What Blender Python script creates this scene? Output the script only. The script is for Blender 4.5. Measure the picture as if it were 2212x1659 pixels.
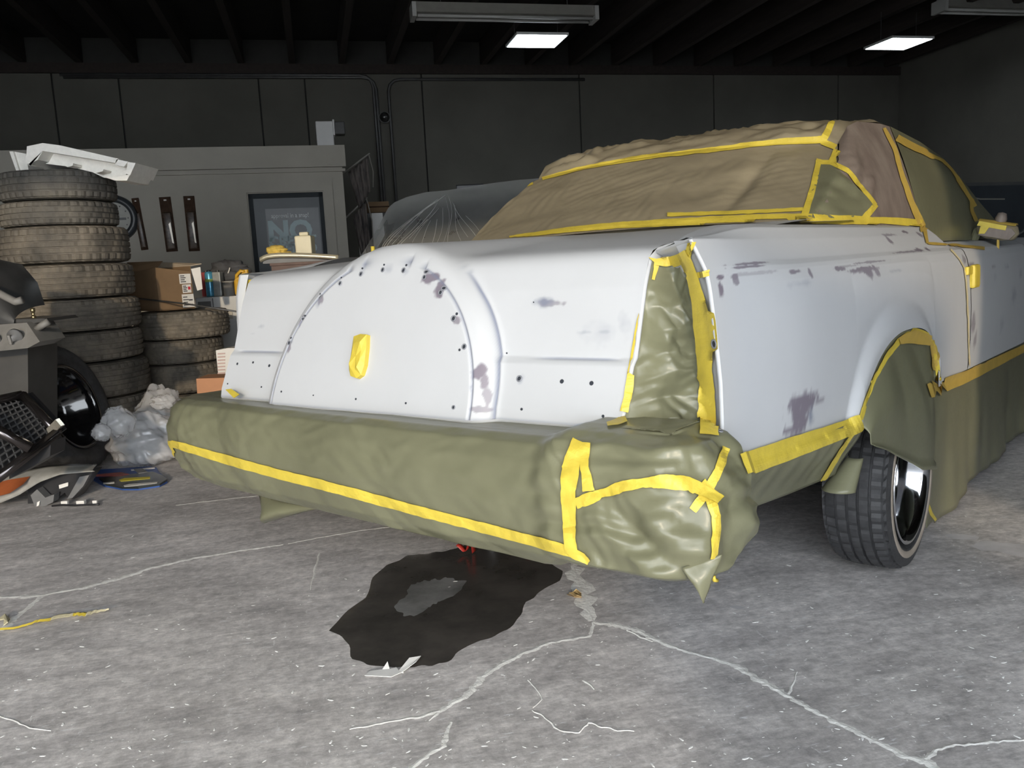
import bpy, bmesh, math, random
import numpy as np
from mathutils import Vector, Matrix, noise
from mathutils.bvhtree import BVHTree
for o in list(bpy.data.objects): bpy.data.objects.remove(o)
random.seed(4)
S = bpy.context.scene
COL = S.collection
PI = math.pi
# ------------------------------------------------------------------ camera
FPX, PITCH, ROLL, CAMH = 1780.0, math.radians(8.4), math.radians(2.85), 1.078
fw = np.array([0, math.cos(PITCH), -math.sin(PITCH)])
rt = np.array([1., 0, 0])
up = np.cross(rt, fw)
CR = math.cos(ROLL)*rt - math.sin(ROLL)*up
CU = math.cos(ROLL)*up + math.sin(ROLL)*rt
CP = np.array([0, 0, CAMH])
cd = bpy.data.cameras.new('camera')
cd.sensor_width = 36.0
cd.lens = FPX/2212*36.0
cd.clip_start = 0.02
cam = bpy.data.objects.new('camera', cd)
COL.objects.link(cam)
cam.matrix_world = Matrix(((CR[0], CU[0], -fw[0], 0), (CR[1], CU[1], -fw[1], 0), (CR[2], CU[2], -fw[2], CAMH), (0, 0, 0, 1)))
S.camera = cam
# ------------------------------------------------------------------ world, sun, exposure
wd = bpy.data.worlds.new('sky')
S.world = wd
wd.use_nodes = True
bg = wd.node_tree.nodes['Background']
bg.inputs[0].default_value = (0.88, 0.94, 1.0, 1)
bg.inputs[1].default_value = 5.8
sl = bpy.data.lights.new('sun', 'SUN')
sl.energy = 1.3
sl.angle = math.radians(1.3)
sl.color = (1.0, 0.83, 0.60)
sun = bpy.data.objects.new('sun', sl)
COL.objects.link(sun)
sun.location = (0, -8, 6)
SUN_DIR = Vector((-0.05, 1.0, -0.215)).normalized()
sun.rotation_euler = SUN_DIR.to_track_quat('-Z', 'Y').to_euler()
S.view_settings.view_transform = 'Standard'
S.view_settings.look = 'None'
S.view_settings.gamma = 1.0
S.view_settings.use_curve_mapping = False
S.view_settings.exposure = 0.35
# ------------------------------------------------------------------ frames: building is turned 13 degrees, car has its own frame
BA = math.radians(13.0)
bx = np.array([math.cos(BA), math.sin(BA), 0.]); by = np.array([-math.sin(BA), math.cos(BA), 0.])
YW, CRL = math.radians(-40.14), math.radians(-.777)
c_, s_ = math.cos(YW), math.sin(YW)
RZ = np.array([[c_, -s_, 0], [s_, c_, 0], [0, 0, 1.]])
c_, s_ = math.cos(CRL), math.sin(CRL)
RY = np.array([[c_, 0, s_], [0, 1, 0], [-s_, 0, c_]])
CM = RZ @ RY
CT = np.array([-.366, 2.194, 0])
CC = CM.T @ (CP-CT)
CARM = Matrix(((*CM[0], CT[0]), (*CM[1], CT[1]), (*CM[2], CT[2]), (0, 0, 0, 1)))


def ray(x, y): return fw + CR*(x-1106)/FPX - CU*(y-829.5)/FPX


def wz(x, y, z=0.):                      # world point at height z
    d = ray(x, y); return CP + d*(z-CP[2])/d[2]


def wy(x, y, Y):                         # world point at depth Y
    d = ray(x, y); return CP + d*Y/d[1]


def wb(x, y, D):                         # building coordinates (u, D, z) on a wall-parallel plane
    d = ray(x, y); k = D/(d @ by); P = CP+d*k
    return np.array([P @ bx, D, P[2]])


def cx(x, y, ax, v):                     # car coordinates on an axis plane
    d = CM.T @ ray(x, y); k = (v-CC[ax])/d[ax]; return CC+d*k


# ------------------------------------------------------------------ object helpers
def tag(o, label=None, cat=None, group=None, kind=None):
    if label: o['label'] = label
    if cat: o['category'] = cat
    if group: o['group'] = group
    if kind: o['kind'] = kind
    return o


def thing(name, label, cat, loc=(0, 0, 0), rot=(0, 0, 0), group=None):
    o = bpy.data.objects.new(name, None)
    COL.objects.link(o)
    o.empty_display_size = .1
    o.location = loc; o.rotation_euler = rot
    return tag(o, label, cat, group)


def mk(name, v, f, mat, parent=None, smooth=False, attr=None, loc=None, rot=None):
    me = bpy.data.meshes.new(name)
    me.from_pydata([tuple(map(float, q)) for q in v], [], f)
    if mat: me.materials.append(mat)
    if smooth: me.polygons.foreach_set('use_smooth', [True]*len(me.polygons))
    if attr is not None:
        a = me.color_attributes.new('smudge', 'FLOAT_COLOR', 'POINT')
        a.data.foreach_set('color', np.asarray(attr, dtype=np.float32).ravel())
    me.update()
    o = bpy.data.objects.new(name, me)
    COL.objects.link(o)
    if parent: o.parent = parent
    if loc is not None: o.location = loc
    if rot is not None: o.rotation_euler = rot
    return o


def inst(src, parent=None, loc=None, rot=None, scale=None):
    o = src.copy(); COL.objects.link(o); o.parent = parent
    if loc is not None: o.location = loc
    if rot is not None: o.rotation_euler = rot
    if scale is not None: o.scale = scale
    return o


class MB:
    def __init__(s): s.v = []; s.f = []

    def add(s, v, f):
        n = len(s.v); s.v += [tuple(map(float, q)) for q in v]; s.f += [tuple(i+n for i in q) for q in f]; return s

    def box(s, a, b, bev=0.0):
        x0, y0, z0 = a; x1, y1, z1 = b
        if bev <= 0:
            v = [(x0, y0, z0), (x1, y0, z0), (x1, y1, z0), (x0, y1, z0), (x0, y0, z1), (x1, y0, z1), (x1, y1, z1), (x0, y1, z1)]
            return s.add(v, [(3, 2, 1, 0), (4, 5, 6, 7), (0, 1, 5, 4), (1, 2, 6, 5), (2, 3, 7, 6), (3, 0, 4, 7)])
        bm = bmesh.new(); bmesh.ops.create_cube(bm, size=1)
        for q in bm.verts: q.co = Vector(((x0+x1)/2+q.co.x*(x1-x0), (y0+y1)/2+q.co.y*(y1-y0), (z0+z1)/2+q.co.z*(z1-z0)))
        bmesh.ops.bevel(bm, geom=bm.edges[:], offset=bev, segments=2, affect='EDGES', profile=.6)
        bm.verts.index_update()
        s.add([q.co for q in bm.verts], [tuple(q.index for q in f.verts) for f in bm.faces]); bm.free(); return s

    def tube(s, pts, r, n=8, cap=True, r2=None):
        P = [Vector(p) for p in pts]; k = len(P); base = len(s.v); vs = []
        up_ = None
        for i, p in enumerate(P):
            d = (P[min(i+1, k-1)]-P[max(i-1, 0)]).normalized()
            a = Vector((0, 0, 1)) if up_ is None else up_
            if abs(d.dot(a)) > .95: a = Vector((1, 0, 0)) if abs(d.x) < .9 else Vector((0, 1, 0))
            e1 = (a-d*a.dot(d)).normalized(); e2 = d.cross(e1); up_ = e1
            rr = r if r2 is None else r+(r2-r)*i/max(1, k-1)
            for j in range(n):
                t = 2*PI*j/n; vs.append(p+e1*math.cos(t)*rr+e2*math.sin(t)*rr)
        fs = []
        for i in range(k-1):
            for j in range(n):
                fs.append((i*n+j, i*n+(j+1) % n, (i+1)*n+(j+1) % n, (i+1)*n+j))
        if cap: fs += [tuple(range(n))[::-1], tuple(range((k-1)*n, k*n))]
        return s.add(vs, fs)

    def lathe(s, prof, n=32, axis='z', closed=False):
        vs = []; k = len(prof)
        for i in range(n):
            t = 2*PI*i/n
            for (r, z) in prof:
                vs.append((r*math.cos(t), r*math.sin(t), z) if axis == 'z' else (z, r*math.sin(t), r*math.cos(t)))
        fs = []
        for i in range(n):
            for j in range(k if closed else k-1):
                a = i*k+j; b = i*k+(j+1) % k; c = ((i+1) % n)*k+(j+1) % k; d = ((i+1) % n)*k+j
                fs.append((a, b, c, d) if axis != 'z' else (a, d, c, b))
        return s.add(vs, fs)

    def prism(s, poly, d):                 # poly: list of 3d points, d: extrusion vector
        n = len(poly); d = Vector(d)
        a = [Vector(p) for p in poly]; b = [p+d for p in a]
        fs = [tuple(range(n))[::-1], tuple(range(n, 2*n))]+[(i, (i+1) % n, n+(i+1) % n, n+i) for i in range(n)]
        return s.add(a+b, fs)

    def grid(s, G, flip=False):
        nu = len(G); nv = len(G[0]); vs = [p for r in G for p in r]
        fs = []
        for i in range(nu-1):
            for j in range(nv-1):
                q = (i*nv+j, (i+1)*nv+j, (i+1)*nv+j+1, i*nv+j+1)
                fs.append(q[::-1] if flip else q)
        return s.add(vs, fs)

    def build(s, name, mat, parent=None, smooth=False, loc=None, rot=None): return mk(name, s.v, s.f, mat, parent, smooth, None, loc, rot)


def lerp(a, b, t): return a+(b-a)*t


def sstep(a, b, x):
    t = np.clip((np.asarray(x, dtype=float)-a)/(b-a), 0, 1); return t*t*(3-2*t)


def pl(pts, n):                           # resample polyline (any dim) to n points by arc length
    P = np.array(pts, dtype=float); d = np.r_[0, np.cumsum(np.linalg.norm(np.diff(P[:, :2] if P.shape[1] > 3 else P, axis=0), axis=1))]
    t = np.linspace(0, d[-1], n)
    return np.stack([np.interp(t, d, P[:, i]) for i in range(P.shape[1])], -1)


def crumple(p, sc, amp, seed=0.0):        # faceted paper wrinkles
    q = Vector((p[0]*sc+seed, p[1]*sc+seed*.7, p[2]*sc-seed))
    q = q+Vector((noise.noise(q*1.7), noise.noise(q*1.7+Vector((9, 1, 3))), noise.noise(q*1.3+Vector((3, 7, 1)))))*.35
    d = noise.voronoi(q)[0]
    return amp*((d[1]-d[0])*1.2-.5+.5*noise.noise(q*.5))


_FD = [Vector((math.cos(k*2.4+.5)*math.sin(1.1+k*.37), math.sin(k*2.4+.5)*math.sin(1.1+k*.37), math.cos(1.1+k*.37)+.25*math.sin(k*5.))).normalized() for k in range(7)]


def folds(p, lam, amp, seed=0.0):         # crisp creased paper: triangle waves in several directions, gently warped
    if amp == 0: return 0.
    q = Vector((p[0], p[1], p[2]))/lam
    sv = Vector((seed*1.37, seed*.71, -seed*.53))
    q = q+Vector((noise.noise(q*.55+sv), noise.noise(q*.55+sv+Vector((5, 2, 8))), noise.noise(q*.55+sv+Vector((1, 9, 4)))))*.38
    h = 0.
    for k in range(5):
        d = _FD[(k+int(seed)) % 7]
        m = noise.noise(q*.35+sv+Vector((k*3.3, k, 0)))
        u_ = q.dot(d)*(.55+.22*k)+seed*k
        tr = abs((u_ % 1.)-.5)*2
        h += (tr-.5)*max(0., .35+1.3*m)
    return amp*h*.55


def soft(p, sc, amp, seed=0.0):
    q = Vector((p[0]*sc[0]+seed, p[1]*sc[1]+seed, p[2]*sc[2]))
    return amp*noise.noise(q)


# ------------------------------------------------------------------ materials
def mat(name, col, rough=.6, metal=0., var=None, vscale=8., vdetail=4., bump=0., bscale=60., col2=None, spec=.5, coat=0., stretch=None, trans=0., alpha=1., emit=None, attr=None, attr2=None):
    m = bpy.data.materials.new(name); m.use_nodes = True
    nt = m.node_tree; N = nt.nodes; L = nt.links; B = N['Principled BSDF']
    B.inputs['Roughness'].default_value = rough; B.inputs['Metallic'].default_value = metal
    B.inputs['Specular IOR Level'].default_value = spec; B.inputs['Coat Weight'].default_value = coat
    B.inputs['Transmission Weight'].default_value = trans; B.inputs['Alpha'].default_value = alpha
    out = None
    tc = N.new('ShaderNodeTexCoord'); src = tc.outputs['Object']
    if stretch:
        mp = N.new('ShaderNodeMapping'); mp.inputs['Scale'].default_value = stretch; L.new(src, mp.inputs[0]); src = mp.outputs[0]
    c4 = (*col, 1)
    B.inputs['Base Color'].default_value = c4
    if col2 is not None or var:
        n1 = N.new('ShaderNodeTexNoise'); n1.inputs['Scale'].default_value = vscale; n1.inputs['Detail'].default_value = vdetail; n1.inputs['Roughness'].default_value = .6
        L.new(src, n1.inputs['Vector'])
        r = N.new('ShaderNodeValToRGB'); L.new(n1.outputs[0], r.inputs[0])
        c2 = col2 if col2 is not None else tuple(min(1, c*(1+var)) for c in col)
        c1 = col if col2 is not None else tuple(c*(1-var) for c in col)
        r.color_ramp.elements[0].position = .35; r.color_ramp.elements[1].position = .65
        r.color_ramp.elements[0].color = (*c1, 1); r.color_ramp.elements[1].color = (*c2, 1)
        out = r.outputs[0]
    if attr:
        a = N.new('ShaderNodeAttribute'); a.attribute_name = 'smudge'
        sp = N.new('ShaderNodeSeparateColor'); L.new(a.outputs['Color'], sp.inputs[0])
        for ch, cc in ((0, attr), (1, attr2 or attr)):
            mx = N.new('ShaderNodeMix'); mx.data_type = 'RGBA'; L.new(sp.outputs[ch], mx.inputs[0])
            if out is not None: L.new(out, mx.inputs[6])
            else: mx.inputs[6].default_value = c4
            mx.inputs[7].default_value = (*cc, 1); out = mx.outputs[2]
    if out is not None: L.new(out, B.inputs['Base Color'])
    if bump > 0:
        n2 = N.new('ShaderNodeTexNoise'); n2.inputs['Scale'].default_value = bscale; n2.inputs['Detail'].default_value = 5
        L.new(src, n2.inputs['Vector'])
        b = N.new('ShaderNodeBump'); b.inputs['Strength'].default_value = bump; b.inputs['Distance'].default_value = .01
        L.new(n2.outputs[0], b.inputs['Height']); L.new(b.outputs[0], B.inputs['Normal'])
    if emit:
        B.inputs['Emission Color'].default_value = (*emit[0], 1); B.inputs['Emission Strength'].default_value = emit[1]
    return m


PRIMER = mat('white_primer', (.525, .535, .55), .55, var=.02, vscale=3, attr=(.20, .175, .21), attr2=(.17, .19, .26))
PAPER = mat('olive_masking_paper', (.172, .170, .106), .32, var=.10, vscale=2.5, bump=.12, bscale=25, spec=.4)
PAPER2 = mat('tan_masking_paper', (.27, .228, .152), .42, var=.10, vscale=4, bump=.10, bscale=22, spec=.4, stretch=(1, 1, 1.6))
VINYL = mat('dusty_brown_vinyl', (.15, .115, .095), .6, col2=(.225, .185, .155), vscale=14, stretch=(1, 1, .3), vdetail=6)
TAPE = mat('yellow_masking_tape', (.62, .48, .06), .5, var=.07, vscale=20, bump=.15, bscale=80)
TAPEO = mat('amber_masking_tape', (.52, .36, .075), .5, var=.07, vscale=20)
DARKGAP = mat('dark_seam', (.06, .07, .09), .7, var=.1)
HOLE = mat('hole_dark', (.03, .035, .045), .7, var=.1)
RINGM = mat('bare_metal_ring', (.30, .31, .34), .45, .3, var=.1)
RUBBER = mat('black_rubber', (.028, .028, .030), .6, col2=(.05, .05, .052), vscale=30, bump=.1, bscale=120)
DUSTY = mat('dusty_rubber', (.075, .068, .057), .75, col2=(.20, .172, .135), vscale=7, vdetail=7, bump=.15, bscale=140)
DUSTY2 = mat('dusty_rubber_grey', (.065, .062, .056), .75, col2=(.16, .145, .12), vscale=5, vdetail=7, bump=.15, bscale=140)
CHROME = mat('chrome', (.62, .64, .68), .08, 1., var=.03)
BLACKRIM = mat('black_gloss_rim', (.008, .008, .009), .12, var=.2, coat=.6)
WHITEWALL = mat('tan_whitewall', (.34, .29, .24), .6, var=.1)
CARTON = mat('brown_cardboard', (.20, .125, .065), .75, var=.08, vscale=5)
WHITEP = mat('white_paper_label', (.72, .70, .66), .6, var=.03)
FOAM = mat('polystyrene', (.92, .89, .82), .6, var=.04, vscale=40, bump=.2, bscale=200)
PLASTBLK = mat('black_plastic', (.02, .02, .022), .4, var=.2, vscale=12)
PLASTGREY = mat('grey_plastic', (.15, .15, .15), .5, var=.15, vscale=9)
STEELG = mat('galvanised_conduit', (.10, .10, .10), .5, .5, var=.1)
WHITEPAINT = mat('white_appliance', (.55, .55, .54), .45, var=.05, vscale=4)
WOODR = mat('red_brown_timber', (.10, .045, .03), .75, col2=(.15, .07, .05), vscale=3, stretch=(1, 6, 6))
WOODD = mat('dark_timber', (.026, .019, .016), .8, var=.25, vscale=3, stretch=(6, .6, 6))
WALLM = mat('wall_concrete', (.115, .111, .096), .85, var=.10, vscale=1.2, vdetail=6, bump=.1, bscale=12)
OFFW = mat('office_wall_paint', (.36, .34, .295), .75, var=.06, vscale=1.8, vdetail=6)
RUST = mat('brown_steel', (.12, .075, .06), .65, var=.15, vscale=10)
EMIT = mat('lit_led_panel', (.9, .95, 1), .4, emit=((.88, .95, 1.0), 14.))


def floor_mat():
    m = bpy.data.materials.new('worn_grey_concrete'); m.use_nodes = True
    nt = m.node_tree; N = nt.nodes; L = nt.links; B = N['Principled BSDF']
    tc = N.new('ShaderNodeTexCoord')

    def mapping(sc, rot=0):
        mp = N.new('ShaderNodeMapping'); mp.inputs['Scale'].default_value = sc; mp.inputs['Rotation'].default_value = (0, 0, rot)
        L.new(tc.outputs['Object'], mp.inputs[0]); return mp.outputs[0]

    def nz(v, sc, det=5, ro=.6):
        n = N.new('ShaderNodeTexNoise'); n.inputs['Scale'].default_value = sc; n.inputs['Detail'].default_value = det; n.inputs['Roughness'].default_value = ro
        L.new(v, n.inputs['Vector']); return n.outputs[0]

    def ramp(v, a, b, ca=(0, 0, 0), cb=(1, 1, 1)):
        r = N.new('ShaderNodeValToRGB'); L.new(v, r.inputs[0]); e = r.color_ramp.elements
        e[0].position = a; e[1].position = b; e[0].color = (*ca, 1); e[1].color = (*cb, 1); return r.outputs[0]

    def mix(f, a, b, mode='MIX'):
        x = N.new('ShaderNodeMix'); x.data_type = 'RGBA'; x.blend_type = mode
        if isinstance(f, float): x.inputs[0].default_value = f
        else: L.new(f, x.inputs[0])
        for i, q in ((6, a), (7, b)):
            if isinstance(q, tuple): x.inputs[i].default_value = (*q, 1)
            else: L.new(q, x.inputs[i])
        return x.outputs[2]
    flat = mapping((1, 1, 1))
    base = ramp(nz(flat, 1.1, 8, .62), .32, .70, (.50, .472, .458), (.83, .79, .775))
    fine = ramp(nz(flat, 30, 6, .7), .3, .75, (.70, .70, .70), (1.3, 1.3, 1.3))
    base = mix(1.0, base, fine, 'MULTIPLY')
    mot = ramp(nz(mapping((1.2, 3.0, 1), .25), 3.2, 9, .72), .30, .72, (.62, .62, .625), (1.30, 1.30, 1.29))
    base = mix(1.0, base, mot, 'MULTIPLY')
    mot2 = ramp(nz(mapping((5, 16, 1), .18), 6.0, 6, .75), .30, .72, (.78, .78, .78), (1.22, 1.22, 1.22))
    base = mix(1.0, base, mot2, 'MULTIPLY')
    st = mapping((3.2, 14, 1), .5)
    scr = ramp(nz(st, 5.5, 6, .65), .60, .72)
    base = mix(scr, base, (.86, .86, .87))
    st2 = mapping((12, 3, 1), -.25)
    base = mix(ramp(nz(st2, 4.0, 5, .7), .63, .74), base, (.84, .83, .82))
    v = N.new('ShaderNodeTexVoronoi'); v.inputs['Scale'].default_value = 34; v.inputs['Randomness'].default_value = 1
    L.new(mapping((1, 1.5, 1), .3), v.inputs['Vector'])
    spk = ramp(v.outputs['Distance'], .07, .15, (1, 1, 1), (0, 0, 0))
    msk = ramp(nz(flat, 16, 2), .55, .60)
    base = mix(mix(1.0, spk, msk, 'MULTIPLY'), base, (.95, .94, .92))
    L.new(base, B.inputs['Base Color'])
    L.new(ramp(nz(flat, 5, 5), .3, .7, (.50, .50, .50), (.75, .75, .75)), B.inputs['Roughness'])
    B.inputs['Specular IOR Level'].default_value = .35
    bp = N.new('ShaderNodeBump'); bp.inputs['Strength'].default_value = .25; bp.inputs['Distance'].default_value = .004
    L.new(nz(flat, 55, 6, .7), bp.inputs['Height']); L.new(bp.outputs[0], B.inputs['Normal'])
    return m


FLOORM = floor_mat()


def sheet_mat(name, col, opac, rough=.25):
    m = bpy.data.materials.new(name); m.use_nodes = True
    nt = m.node_tree; N = nt.nodes; L = nt.links; B = N['Principled BSDF']
    B.inputs['Base Color'].default_value = (*col, 1); B.inputs['Roughness'].default_value = rough
    tc = N.new('ShaderNodeTexCoord'); n = N.new('ShaderNodeTexNoise'); n.inputs['Scale'].default_value = 2.5; n.inputs['Detail'].default_value = 7; n.inputs['Distortion'].default_value = .6
    L.new(tc.outputs['Object'], n.inputs['Vector'])
    r = N.new('ShaderNodeMapRange'); L.new(n.outputs[0], r.inputs[0]); r.inputs[1].default_value = .25; r.inputs[2].default_value = .75
    r.inputs[3].default_value = opac*.85; r.inputs[4].default_value = min(1, opac*1.15); r.clamp = True
    L.new(r.outputs[0], B.inputs['Alpha']); B.inputs['Specular IOR Level'].default_value = 1.0; B.inputs['Coat Weight'].default_value = .6; B.inputs['Coat Roughness'].default_value = .05
    return m


BAGM = sheet_mat('clear_bag_film', (.80, .80, .82), .36, .08)
SHEETM = sheet_mat('dusty_clear_sheet', (.46, .46, .44), .55, .13)
# ================================================================== SETTING (building frame)
BROT = (0, 0, BA)
UL, UR, DB, DF = -8.5, 10.5, 13.4, -2.0
fl = MB(); fl.box((UL-.2, DF-9, -.12), (UR+.2, DB+.2, 0)); FLOOR = fl.build('floor', FLOORM, rot=BROT); tag(FLOOR, 'worn grey concrete floor with cracks and specks', kind='structure')


def struct(name, b, m, parent=None, label=None, smooth=False):
    o = b.build(name, m, parent, smooth)
    if parent is None:
        o.rotation_euler = BROT; tag(o, label, kind='structure')
    return o


WH = 4.05
b = MB(); b.box((UL-.2, DB+.03, 0), (UR+.2, DB+.25, 5.0)); WB = struct('wall_back', b, mat('seam_dark', (.03, .03, .028), .9, var=.1), label='dark back wall of tall panels with vertical seams')
seams = [wb(q, 250, DB)[0] for q in (122, 265, 565, 664, 915, 1253)]
edges = [UL]+seams+[seams[-1]+2.4, seams[-1]+4.8, seams[-1]+7.2, UR]
for a, c in zip(edges[:-1], edges[1:]):
    if c-a < .1: continue
    q = MB(); q.box((a+.012, DB-.012, 0), (c-.012, DB+.05, WH-.0)); struct('wall_panel', q, WALLM, WB)
b = MB(); b.box((UL-.2, DB-.06, WH), (UR+.2, DB+.04, WH+.14)); tb = struct('trim_1', b, WOODD, label='dark timber ledger along the top of the back wall')
b = MB(); b.box((UL-.25, DF, 0), (UL, DB, 5.0)); struct('wall_left', b, WALLM, label='dim side wall')
b = MB(); b.box((UR, DF, 0), (UR+.25, DB, 5.0)); struct('wall_right', b, WALLM, label='dim side wall of the garage')
# street-side wall behind the viewpoint: a roll-up doorway, and outside it an added pier that blocks sun
b = MB(); LT = 3.35
for (a, c, z0, z1) in ((UL, -4.3, 0, 5), (-4.3, 1.84, LT, 5), (1.84, UR, 0, 5)):
    b.box((a, DF-.2, z0), (c, DF, z1))
struct('wall_front', b, WALLM, label='street wall with the open roll-up doorway')
b = MB(); b.box((.90, -8.6, 0), (2.16, -8.0, 3.22)); o = b.build('sun_blocker', WALLM); tag(o, 'added unseen pier shading the right side of the car', kind='structure')  # added out of view to block sun from the car's right side
b = MB(); b.box((UL, DF, 4.55), (UR, DB+.2, 4.7)); CEIL = struct('ceiling', b, mat('dark_roof_boards', (.012, .010, .009), .9, var=.2, vscale=4), label='dark timber roof deck')
jb = MB(); jb.box((-.045, DF, WH+.14), (.045, DB-.02, 4.55)); j0 = None
u = UL+.35
while u < UR-.1:
    if j0 is None: j0 = struct('joist', jb, WOODD, CEIL); j0.location = (u, 0, 0)
    else: inst(j0, CEIL, (u, 0, 0))
    u += .735
b = MB(); b.box((-4.0, 8.6, WH+.05), (.6, 8.78, WH+.38)); struct('roof_beam', b, WOODR, CEIL)
b = MB(); b.box((UL, 3.2, WH+.0), (UR, 3.36, WH+.36)); struct('roof_beam', b, WOODD, CEIL)
# --- office box inside the shop
DO = 9.6
ou1 = wb(738, 345, DO)[0]; oz = 2.43
dl, dr, dz = wb(535, 418, DO)[0], wb(697, 416, DO)[0], wb(600, 417, DO)[2]
b = MB()
b.box((UL, DO, 0), (dl, DO+.12, oz)); b.box((dr, DO, 0), (ou1, DO+.12, oz)); b.box((dl, DO, dz), (dr, DO+.12, oz))
b.box((ou1-.12, DO+.12, 0), (ou1, DB-.1, oz)); b.box((UL, DO+.12, oz-.1), (ou1-.12, DB-.1, oz))
struct('wall_office', b, OFFW, label='pale painted office partition wall')
b = MB(); b.box((UL, DO-.035, 2.17), (ou1+.03, DO, 2.20)); b.box((UL, DO-.05, 2.22), (ou1+.04, DO, oz+.02)); struct('trim_2', b, OFFW, label='pale fascia board along the top of the office wall')
b = MB(); b.box((ou1-.16, DO-.065, 2.24), (ou1-.02, DO-.05, 2.40)); b.box((ou1-.145, DO-.07, 2.255), (ou1-.035, DO-.06, 2.385)); struct('trim_3', b, OFFW, label='square cover plate at the corner of the office fascia')
DOORG = mat('dark_door_glass', (.020, .030, .036), .35, var=.15, vscale=3, spec=.3)
DR = tag(bpy.data.objects.new('door_1', None), 'dark glass office door with a poster behind it', kind='structure'); COL.objects.link(DR); DR.rotation_euler = BROT
b = MB(); b.box((dl-.11, DO-.03, 0), (dl-.01, DO+.02, dz+.12)); b.box((dr+.01, DO-.03, 0), (dr+.11, DO+.02, dz+.12)); b.box((dl-.01, DO-.03, dz+.01), (dr+.01, DO+.02, dz+.12)); b.build('door_frame', OFFW, DR)
b = MB(); b.box((dl+.02, DO+.05, .02), (dr-.02, DO+.07, dz-.01)); b.build('pane', DOORG, DR)
b = MB()
for a, c in ((dl, dl+.045), (dr-.045, dr)): b.box((a, DO+.03, 0), (c, DO+.09, dz))
b.box((dl, DO+.03, dz-.05), (dr, DO+.09, dz)); b.box((dl, DO+.03, 0), (dr, DO+.09, .2)); b.build('door_rail', mat('dark_aluminium', (.022, .028, .032), .6, 0., var=.1, spec=.2), DR)


def text(name, s, size, m, loc, rot, parent=None, bold=0., sx=1.):
    cu = bpy.data.curves.new(name, 'FONT'); cu.body = s; cu.size = size; cu.extrude = .0015; cu.offset = bold; cu.resolution_u = 3
    t = bpy.data.objects.new(name+'_src', cu); COL.objects.link(t)
    dg = bpy.context.evaluated_depsgraph_get(); me = bpy.data.meshes.new_from_object(t.evaluated_get(dg)); bpy.data.objects.remove(t)
    me.materials.clear(); me.materials.append(m); me.name = name
    o = bpy.data.objects.new(name, me); COL.objects.link(o); o.parent = parent; o.location = loc; o.rotation_euler = rot; o.scale = (sx, 1, 1)
    return o


PO = thing('poster', 'dark poster reading NO CREDIT NEEDED on the office door', 'poster', rot=BROT)
pu0, pz1 = wb(572, 450, DO)[0], wb(600, 450, DO)[2]
b = MB(); b.box((pu0-.0, DO+.040, .55), (dr-.06, DO+.048, pz1)); b.build('sheet', mat('poster_print', (.022, .03, .036), .35, var=.1), PO)
TXTM = mat('poster_lettering', (.36, .46, .48), .5, var=.05)
TXTW = mat('poster_small_lettering', (.55, .58, .58), .5, var=.05)
for (s, px, py, sz, bo, m, sx) in (('approval in a snap!', 586, 471, .066, .0008, TXTW, .82), ('NO', 580, 520, .30, .013, TXTM, 1.0), ('CREDIT', 582, 532, .150, .005, TXTM, 1.0), ('NEEDED', 582, 549, .150, .005, TXTM, .92)):
    p = wb(px, py, DO+.036); text('lettering', s, sz, m, (p[0], DO+.037, p[2]), (PI/2, 0, 0), PO, bo, sx)
# --- wall clock and three hanging packs
p = wb(247, 472, DO)
CK = thing('wall_clock', 'round wall clock with dark rim half hidden by the tall tyre stack', 'clock', tuple(p[0]*bx+(DO-.002)*by+np.array([0, 0, p[2]])), (PI/2, 0, BA))
b = MB(); b.lathe([(.165, .012), (.17, .045), (.20, .055), (.235, .04), (.245, .0), (.0, .0)], 40); b.build('rim', mat('clock_rim', (.03, .035, .04), .35, var=.1), CK, True)
b = MB(); b.lathe([(0, .016), (.168, .016)], 40); b.build('dial', mat('clock_dial', (.34, .34, .31), .5, var=.08, vscale=12), CK)
b = MB(); b.box((-.004, -.02, .02), (.12, .004, .024)); b.build('minute_hand', PLASTBLK, CK)
b = MB(); b.box((-.006, -.07, .024), (.006, .02, .028)); b.build('hour_hand', PLASTBLK, CK)
for k in range(12):
    a = k*PI/6; b = MB(); b.box((.14*math.cos(a)-.006, .14*math.sin(a)-.006, .017), (.14*math.cos(a)+.006, .14*math.sin(a)+.006, .019)); b.build('hour_mark', PLASTBLK, CK)
PKB = mat('brown_blister_card', (.05, .030, .02), .8, var=.3, vscale=14, spec=.1)
PKC = mat('clear_blister', (.06, .040, .028), .3, var=.5, vscale=25, spec=.4)
for i, (x0, y0, x1, y1, tilt, lab) in enumerate(((287, 428, 318, 540, .075, 'narrow brown blister pack hanging crooked beside the wall clock'), (343, 426, 385, 543, .03, 'middle brown blister pack of the three on the office wall'), (394, 424, 434, 542, .0, 'brown blister pack with a pale blade nearest the office door'))):
    a = wb(x0, y0, DO); c = wb(x1, y1, DO); w = (c[0]-a[0])*.86; h = a[2]-c[2]; m_ = (a+c)/2
    P = thing('blister_pack', lab, 'packaging', tuple(m_[0]*bx+(DO-.008)*by+np.array([0, 0, m_[2]])), (0, tilt*-1, BA), 'blister packs on the office wall')
    b = MB(); b.box((-w/2, -.004, -h/2), (w/2, .004, h/2), .002); b.build('card', PKB, P)
    b = MB(); b.box((-w*.38, -.03, -h*.46), (w*.38, -.004, h*.22), .012); b.build('blister', PKC, P, True)
    b = MB(); b.box((-w*.12, -.007, h*.43), (w*.12, -.004, h*.455), .001); b.build('hang_slot', WHITEP, P)
    if i > 0:
        b = MB(); b.prism([(-.005+w*.1, -.034, .0), (w*.22, -.034, .02), (w*.30, -.034, -h*.36), (w*.16, -.034, -h*.34)], (0, .006, 0)); b.build('blade', mat('pale_blade', (.42, .38, .32), .3, .4, var=.1), P)
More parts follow.
